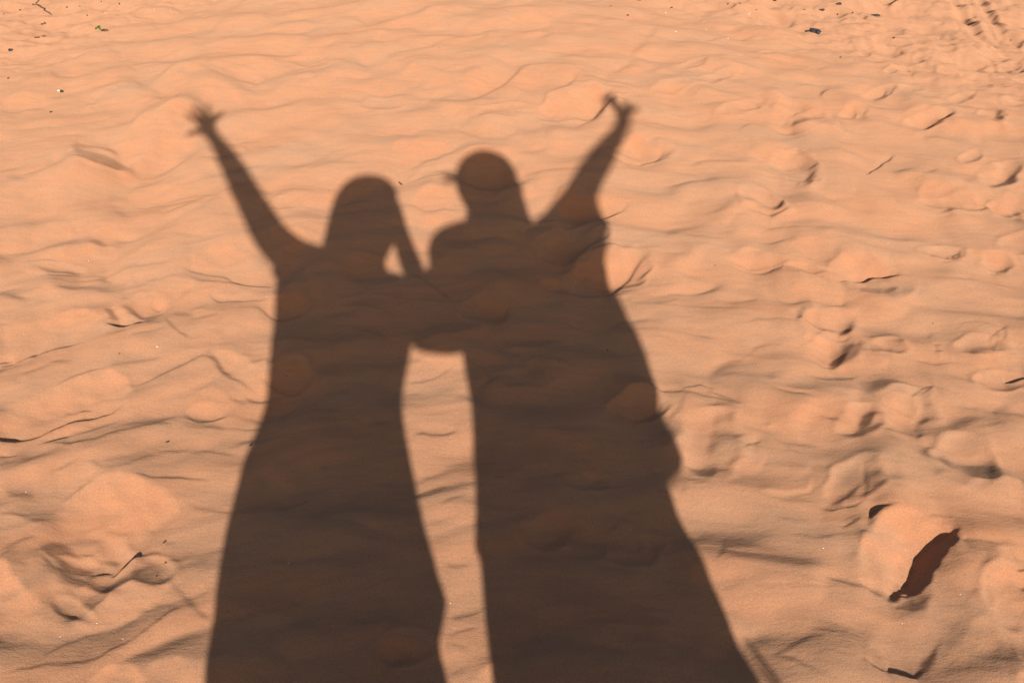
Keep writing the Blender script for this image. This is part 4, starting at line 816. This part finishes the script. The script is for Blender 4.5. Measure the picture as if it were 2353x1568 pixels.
for k in range(26):                      # loose wisps of hair blown to the side of the face
    p0 = back(1062, 408+rw.uniform(-8, 10), YR+.03); p1 = back(rw.uniform(1008, 1030), 411+rw.uniform(-14, 15), YR+.03+rw.uniform(-.05, .05))
    n0 = len(V)
    for q in range(6):
        f = q/5; p = p0.lerp(p1, f)+Vector((0, 0, .006*math.sin(f*3+k))); r = .0016*(1-.4*f)
        for i in range(4): V.append(p+Vector((0, r*math.cos(i*1.571), r*math.sin(i*1.571))))
    for q in range(5):
        for i in range(4): Fc.append((n0+q*4+i, n0+q*4+(i+1) % 4, n0+q*4+4+(i+1) % 4, n0+q*4+4+i))
rel(mesh_obj('hair_wisp', V, Fc, HAIR), pr)
for s in (-1, 1): rel(ball('eye', (hr_.x-.068+.01*s, YR+.012+s*.03, hr_.z+.005), .012, GLASS), pr)
for k in range(5):                       # fringe at the wind-blown side
    c = back(1735+k*4, 1500+k*9, YR)
    pts = [Vector((c.x+.012*j+.004*math.sin(j*2+k), YR+.01*math.sin(k), c.z-.016*j)) for j in range(5)]
    V = []; Fc = []
    for j, p in enumerate(pts):
        r = .003*(1-.15*j)
        for i in range(5): V.append(p+Vector((0, r*math.cos(i*1.257), r*math.sin(i*1.257))))
    for j in range(4):
        for i in range(5): Fc.append((j*5+i, j*5+(i+1) % 5, (j+1)*5+(i+1) % 5, (j+1)*5+i))
    rel(mesh_obj('fringe', V, Fc, ROBE), pr)

# ------------------------------------------------------------------ small things lying on the sand
DARK = noisy('dark_debris', (.015, .017, .018), (.06, .055, .05), 300, .7, .4)
BROWN = noisy('brown_wood', (.06, .03, .02), (.16, .085, .05), 200, .85, .4)
PALE = noisy('pale_stone', (.50, .37, .26), (.64, .50, .37), 200, .7, .3)
WHITE = noisy('white_glint', (.72, .70, .66), (.85, .83, .80), 200, .45, .2)  # white colour imitating the glint of single sand grains
LEAF = noisy('green_leaf', (.05, .10, .02), (.14, .20, .05), 150, .55)
def lump(name, px, py, lx, ly, lz, mat, seed, rot=0, sink=.25):
    """irregular flattened lump, sizes in metres"""
    r = np.random.default_rng(seed); bm = bmesh.new(); bmesh.ops.create_icosphere(bm, subdivisions=2, radius=.5)
    k = r.normal(size=(4, 3))*2.2; ph = r.uniform(0, 6, 4)
    for v in bm.verts:
        s = 1+.16*sum(math.sin(float(np.dot(k[i], np.array(v.co)*2))+ph[i]) for i in range(4))
        v.co = v.co*s; v.co = Vector((v.co.x*lx, v.co.y*ly, v.co.z*lz))
    o = bm_obj(name, bm, mat); h = hit(px, py)
    o.location = (h.x, h.y, h.z+lz*(.5-sink)); o.rotation_euler = (0, 0, rot)
    return o
def tpx(t, x, y): return tuple(float(v) for v in tl(t, [(x, y)])[0])
def tube(name, pts, r0, r1, mat, seed, lift=1.0, seg=7):
    """a thin stick or stem lying on the sand along photo points"""
    rr = np.random.default_rng(seed); P = [hit(*p) for p in pts]
    Q = []
    for a, b in zip(P[:-1], P[1:]):
        for k in range(5): Q.append(a.lerp(b, k/5)+Vector((rr.normal(0, r0*.35), rr.normal(0, r0*.5), 0)))
    Q.append(P[-1]); V = []; Fc = []
    for j, p in enumerate(Q):
        p = Vector((p.x, p.y, float(ground_z(p.x, p.y))+r0*.6*lift)); f = j/(len(Q)-1); r = r0+(r1-r0)*f
        d = (Q[min(j+1, len(Q)-1)]-Q[max(j-1, 0)]); d.z = 0; d.normalize(); n = Vector((-d.y, d.x, 0))
        for i in range(seg):
            th = 2*math.pi*i/seg; V.append(p+n*r*math.cos(th)+Vector((0, 0, 1))*r*math.sin(th))
    for j in range(len(Q)-1):
        for i in range(seg): Fc.append((j*seg+i, j*seg+(i+1) % seg, (j+1)*seg+(i+1) % seg, (j+1)*seg+i))
    Fc += [tuple(range(seg))[::-1], tuple((len(Q)-1)*seg+i for i in range(seg))]
    return mesh_obj(name, V, Fc, mat)
twig = tube('twig', [tpx(1, *p) for p in ((225, 36), (262, 38), (300, 62), (330, 90), (356, 106))], .0036, .0022, BROWN, 1)
tag(twig, 'thin curved dark twig with a side shoot on the pinkish sand', 'twig')
sd = tube('side_shoot', [tpx(1, *p) for p in ((246, 26), (262, 12), (276, -6))], .0026, .0018, BROWN, 2); sd.parent = twig
o = tube('stick', [tpx(1, 283, 168), tpx(1, 314, 169)], .004, .003, BROWN, 3); tag(o, 'short straight brown stick lying below the curved twig', 'stick')
o = tube('stick', [tpx(1, 240, 265), tpx(1, 272, 260)], .003, .0025, BROWN, 4); tag(o, 'short reddish stick beside a brown crumb, left of the green leaf', 'stick')
o = tube('stick', [tpx(2, 399, 1254), tpx(2, 421, 1271)], .003, .0018, BROWN, 5); tag(o, 'tiny dark stick at the edge of the left head shadow', 'stick')
o = lump('bark_scrap', *tpx(3, 912, 222), .052, .026, .016, DARK, 6, -.5); tag(o, 'black curled scrap, the largest piece of debris on the pinkish sand', 'debris scrap')
lid = lump('curled_end', *tpx(3, 934, 231), .016, .018, .018, DARK, 7, -.5); lid.parent = o; lid.matrix_parent_inverse = o.matrix_basis.inverted()
def leaf(px, py, L, w, rot, seed):
    h = hit(px, py); V = []; Fc = []
    for k in range(9):
        s = k/8; ww = w*math.sin(math.pi*min(max(s, .03), .97))**.8
        for j in (-1, 0, 1): V.append((L*(s-.5), j*ww, .012*math.sin(s*3)+.006*abs(j)))
    for k in range(8):
        for j in (0, 1): Fc.append((k*3+j, k*3+j+1, k*3+4+j, k*3+3+j))
    o = mesh_obj('leaf', V, Fc, LEAF); o.location = (h.x, h.y, h.z+.004); o.rotation_euler = (.15, 0, rot)
    sol = o.modifiers.new('thickness', 'SOLIDIFY'); sol.thickness = .0012
    return o
lf = leaf(*tpx(1, 681, 220), .036, .010, -.6, 8); tag(lf, 'small curled green leaf beside a reddish brown crumb', 'leaf')
o = lump('brown_crumb', *tpx(1, 723, 214), .018, .014, .01, BROWN, 9); tag(o, 'reddish brown crumb just right of the green leaf', 'crumb')
o = lump('brown_crumb', *tpx(1, 301, 253), .014, .011, .009, BROWN, 10); tag(o, 'brown crumb beside the end of the short reddish stick', 'crumb')
o = lump('black_pebble', *tpx(1, 422, 632), .012, .010, .008, DARK, 11); tag(o, 'black pebble touching a pale one at the left dune edge', 'pebble')
o = lump('pale_pebble', *tpx(1, 405, 629), .013, .010, .008, PALE, 12); tag(o, 'pale pebble touching a black one at the left dune edge', 'pebble')
o = lump('black_pebble', *tpx(1, 78, 348), .018, .014, .01, DARK, 13); tag(o, 'lone black pebble near the left frame edge below the sticks', 'pebble')
o = lump('bark_scrap', *tpx(3, 625, 0), .04, .018, .012, DARK, 14, -.5); tag(o, 'black scrap cut by the top frame edge', 'debris scrap')
o = lump('bark_scrap', *tpx(3, 1085, 31), .034, .014, .01, DARK, 15, .4); tag(o, 'flat dark scrap tilted upwards near the top edge, right of the cut one', 'debris scrap')
o = lump('bark_scrap', *tpx(3, 1340, 113), .04, .012, .01, DARK, 16, -.1); tag(o, 'long narrow dark scrap left of the deep furrow', 'debris scrap')
o = lump('bark_scrap', *tpx(3, 962, 73), .026, .013, .01, DARK, 17, .1); tag(o, 'small greenish black scrap above the largest black scrap', 'debris scrap')
o = lump('bark_scrap', *tpx(2, 2048, 2), .024, .014, .01, DARK, 18); tag(o, 'small dark scrap cut by the top edge right of the dune crest', 'debris scrap')
o = lump('black_pebble', *tpx(4, 1150, 1482), .008, .005, .004, DARK, 19, .4); tag(o, 'small dark grain on lit sand left of the left shadow at waist height', 'grain')
o = lump('black_pebble', *tpx(4, 1722, 1502), .007, .004, .004, DARK, 20, .7); tag(o, 'dark grain right at the left edge of the left shadow', 'grain')
o = lump('black_pebble', *tpx(7, 1130, 604), .008, .0035, .0035, BROWN, 21, .6); tag(o, 'dark brown grain right of the near left footprint', 'grain')
o = lump('shell_or_glint', *tpx(4, 1080, 827), .005, .003, .003, PALE, 22, .3); tag(o, 'cream shell speck on lit sand left of the left shadow', 'shell')
k = 30
for t, x, y in ((1, 695, 15), (1, 460, 53), (1, 548, 47), (1, 600, 110), (1, 820, 30), (1, 57, 540), (1, 350, 772), (1, 25, 100), (1, 140, 72),
                (3, 1070, 103), (3, 1175, 92), (3, 320, 32), (3, 402, 28), (3, 845, 70), (3, 1095, 397), (3, 1460, 265), (3, 515, 70), (3, 2260, 280),
                (2, 2270, 55), (2, 1970, 108), (2, 1855, 45)):
    s = rng.uniform(.007, .011); k += 1
    o = lump('dark_crumb', *tpx(t, x, y), s, s*.7, s*.55, DARK if k % 3 else BROWN, k, rng.uniform(0, 3))
    tag(o, 'tiny dark crumb scattered on the pinkish far sand', 'crumb', 'dark crumbs on the pinkish far sand')
for t, x, y in ((1, 1060, 68), (1, 725, 92), (1, 5, 50), (1, 1170, 68), (1, 670, 12), (1, 740, 5), (3, 465, 100), (3, 1205, 143), (3, 905, 15), (3, 490, 175), (3, 320, 268), (3, 1760, 265), (3, 2250, 275),
                (2, 2230, 92), (2, 2300, 220), (3, 170, 205)):
    s = rng.uniform(.004, .008); k += 1
    o = lump('pale_pebble', *tpx(t, x, y), s, s*.75, s*.6, PALE, k, rng.uniform(0, 3))
    tag(o, 'tiny pale pebble scattered on the pinkish far sand', 'pebble', 'pale pebbles on the pinkish far sand')
for t, x, y in ((5, 1612, 381), (5, 188, 458), (7, 1980, 750), (7, 845, 1267), (7, 668, 1163), (9, 1515, 1160), (9, 975, 643), (9, 1540, 657), (9, 1912, 962), (4, 1830, 482), (4, 608, 240), (7, 180, 262), (5, 552, 1005), (7, 415, 1253), (8, 752, 1023), (6, 1418, 118), (6, 1404, 978)):
    s = rng.uniform(.0014, .0022); k += 1
    o = lump('shell_or_glint', *tpx(t, x, y), s, s*.8, s*.6, WHITE, k, rng.uniform(0, 3), .1)  # white lumps stand in for glints of sunlit sand grains
    tag(o, 'minute white speck standing in for a grain glint on the near rippled sand', 'shell', 'white glint specks on the near sand')
for t, x, y in ((5, 1832, 850), (5, 1500, 925), (4, 2082, 292), (7, 1137, 747), (4, 820, 875), (4, 1970, 1030), (7, 1075, 842), (2, 680, 333), (6, 232, 270), (6, 1725, 668)):
    s = rng.uniform(.0028, .0042); k += 1
    o = lump('dark_grain', *tpx(t, x, y), s, s*.8, s*.6, DARK, k, rng.uniform(0, 3), .1)
    tag(o, 'minute dark grain lying on the near rippled sand', 'grain', 'dark grains on the near sand')


# ------------------------------------------------------------------ light
w = bpy.data.worlds.new('World'); sc.world = w; w.use_nodes = True
nt = w.node_tree; sk = nt.nodes.new('ShaderNodeTexSky'); sk.sky_type = 'NISHITA'; sk.sun_disc = False
sk.sun_elevation = ELEV; sk.sun_rotation = AZ; sk.dust_density = 3.0; sk.air_density = 1.0
nt.links.new(sk.outputs[0], nt.nodes['Background'].inputs[0]); nt.nodes['Background'].inputs[1].default_value = 0.054
ld = bpy.data.lights.new('sun', 'SUN'); ld.energy = 5.0; ld.angle = R(.53); ld.color = (1, .94, .87)
lo = bpy.data.objects.new('sun', ld); COL.objects.link(lo); lo.rotation_euler = SUN.to_track_quat('Z', 'Y').to_euler(); lo.location = (1, -9, 5)
vs = sc.view_settings; vs.view_transform = 'Standard'; vs.look = 'None'; vs.gamma = 1; vs.use_curve_mapping = False; vs.exposure = 0.61
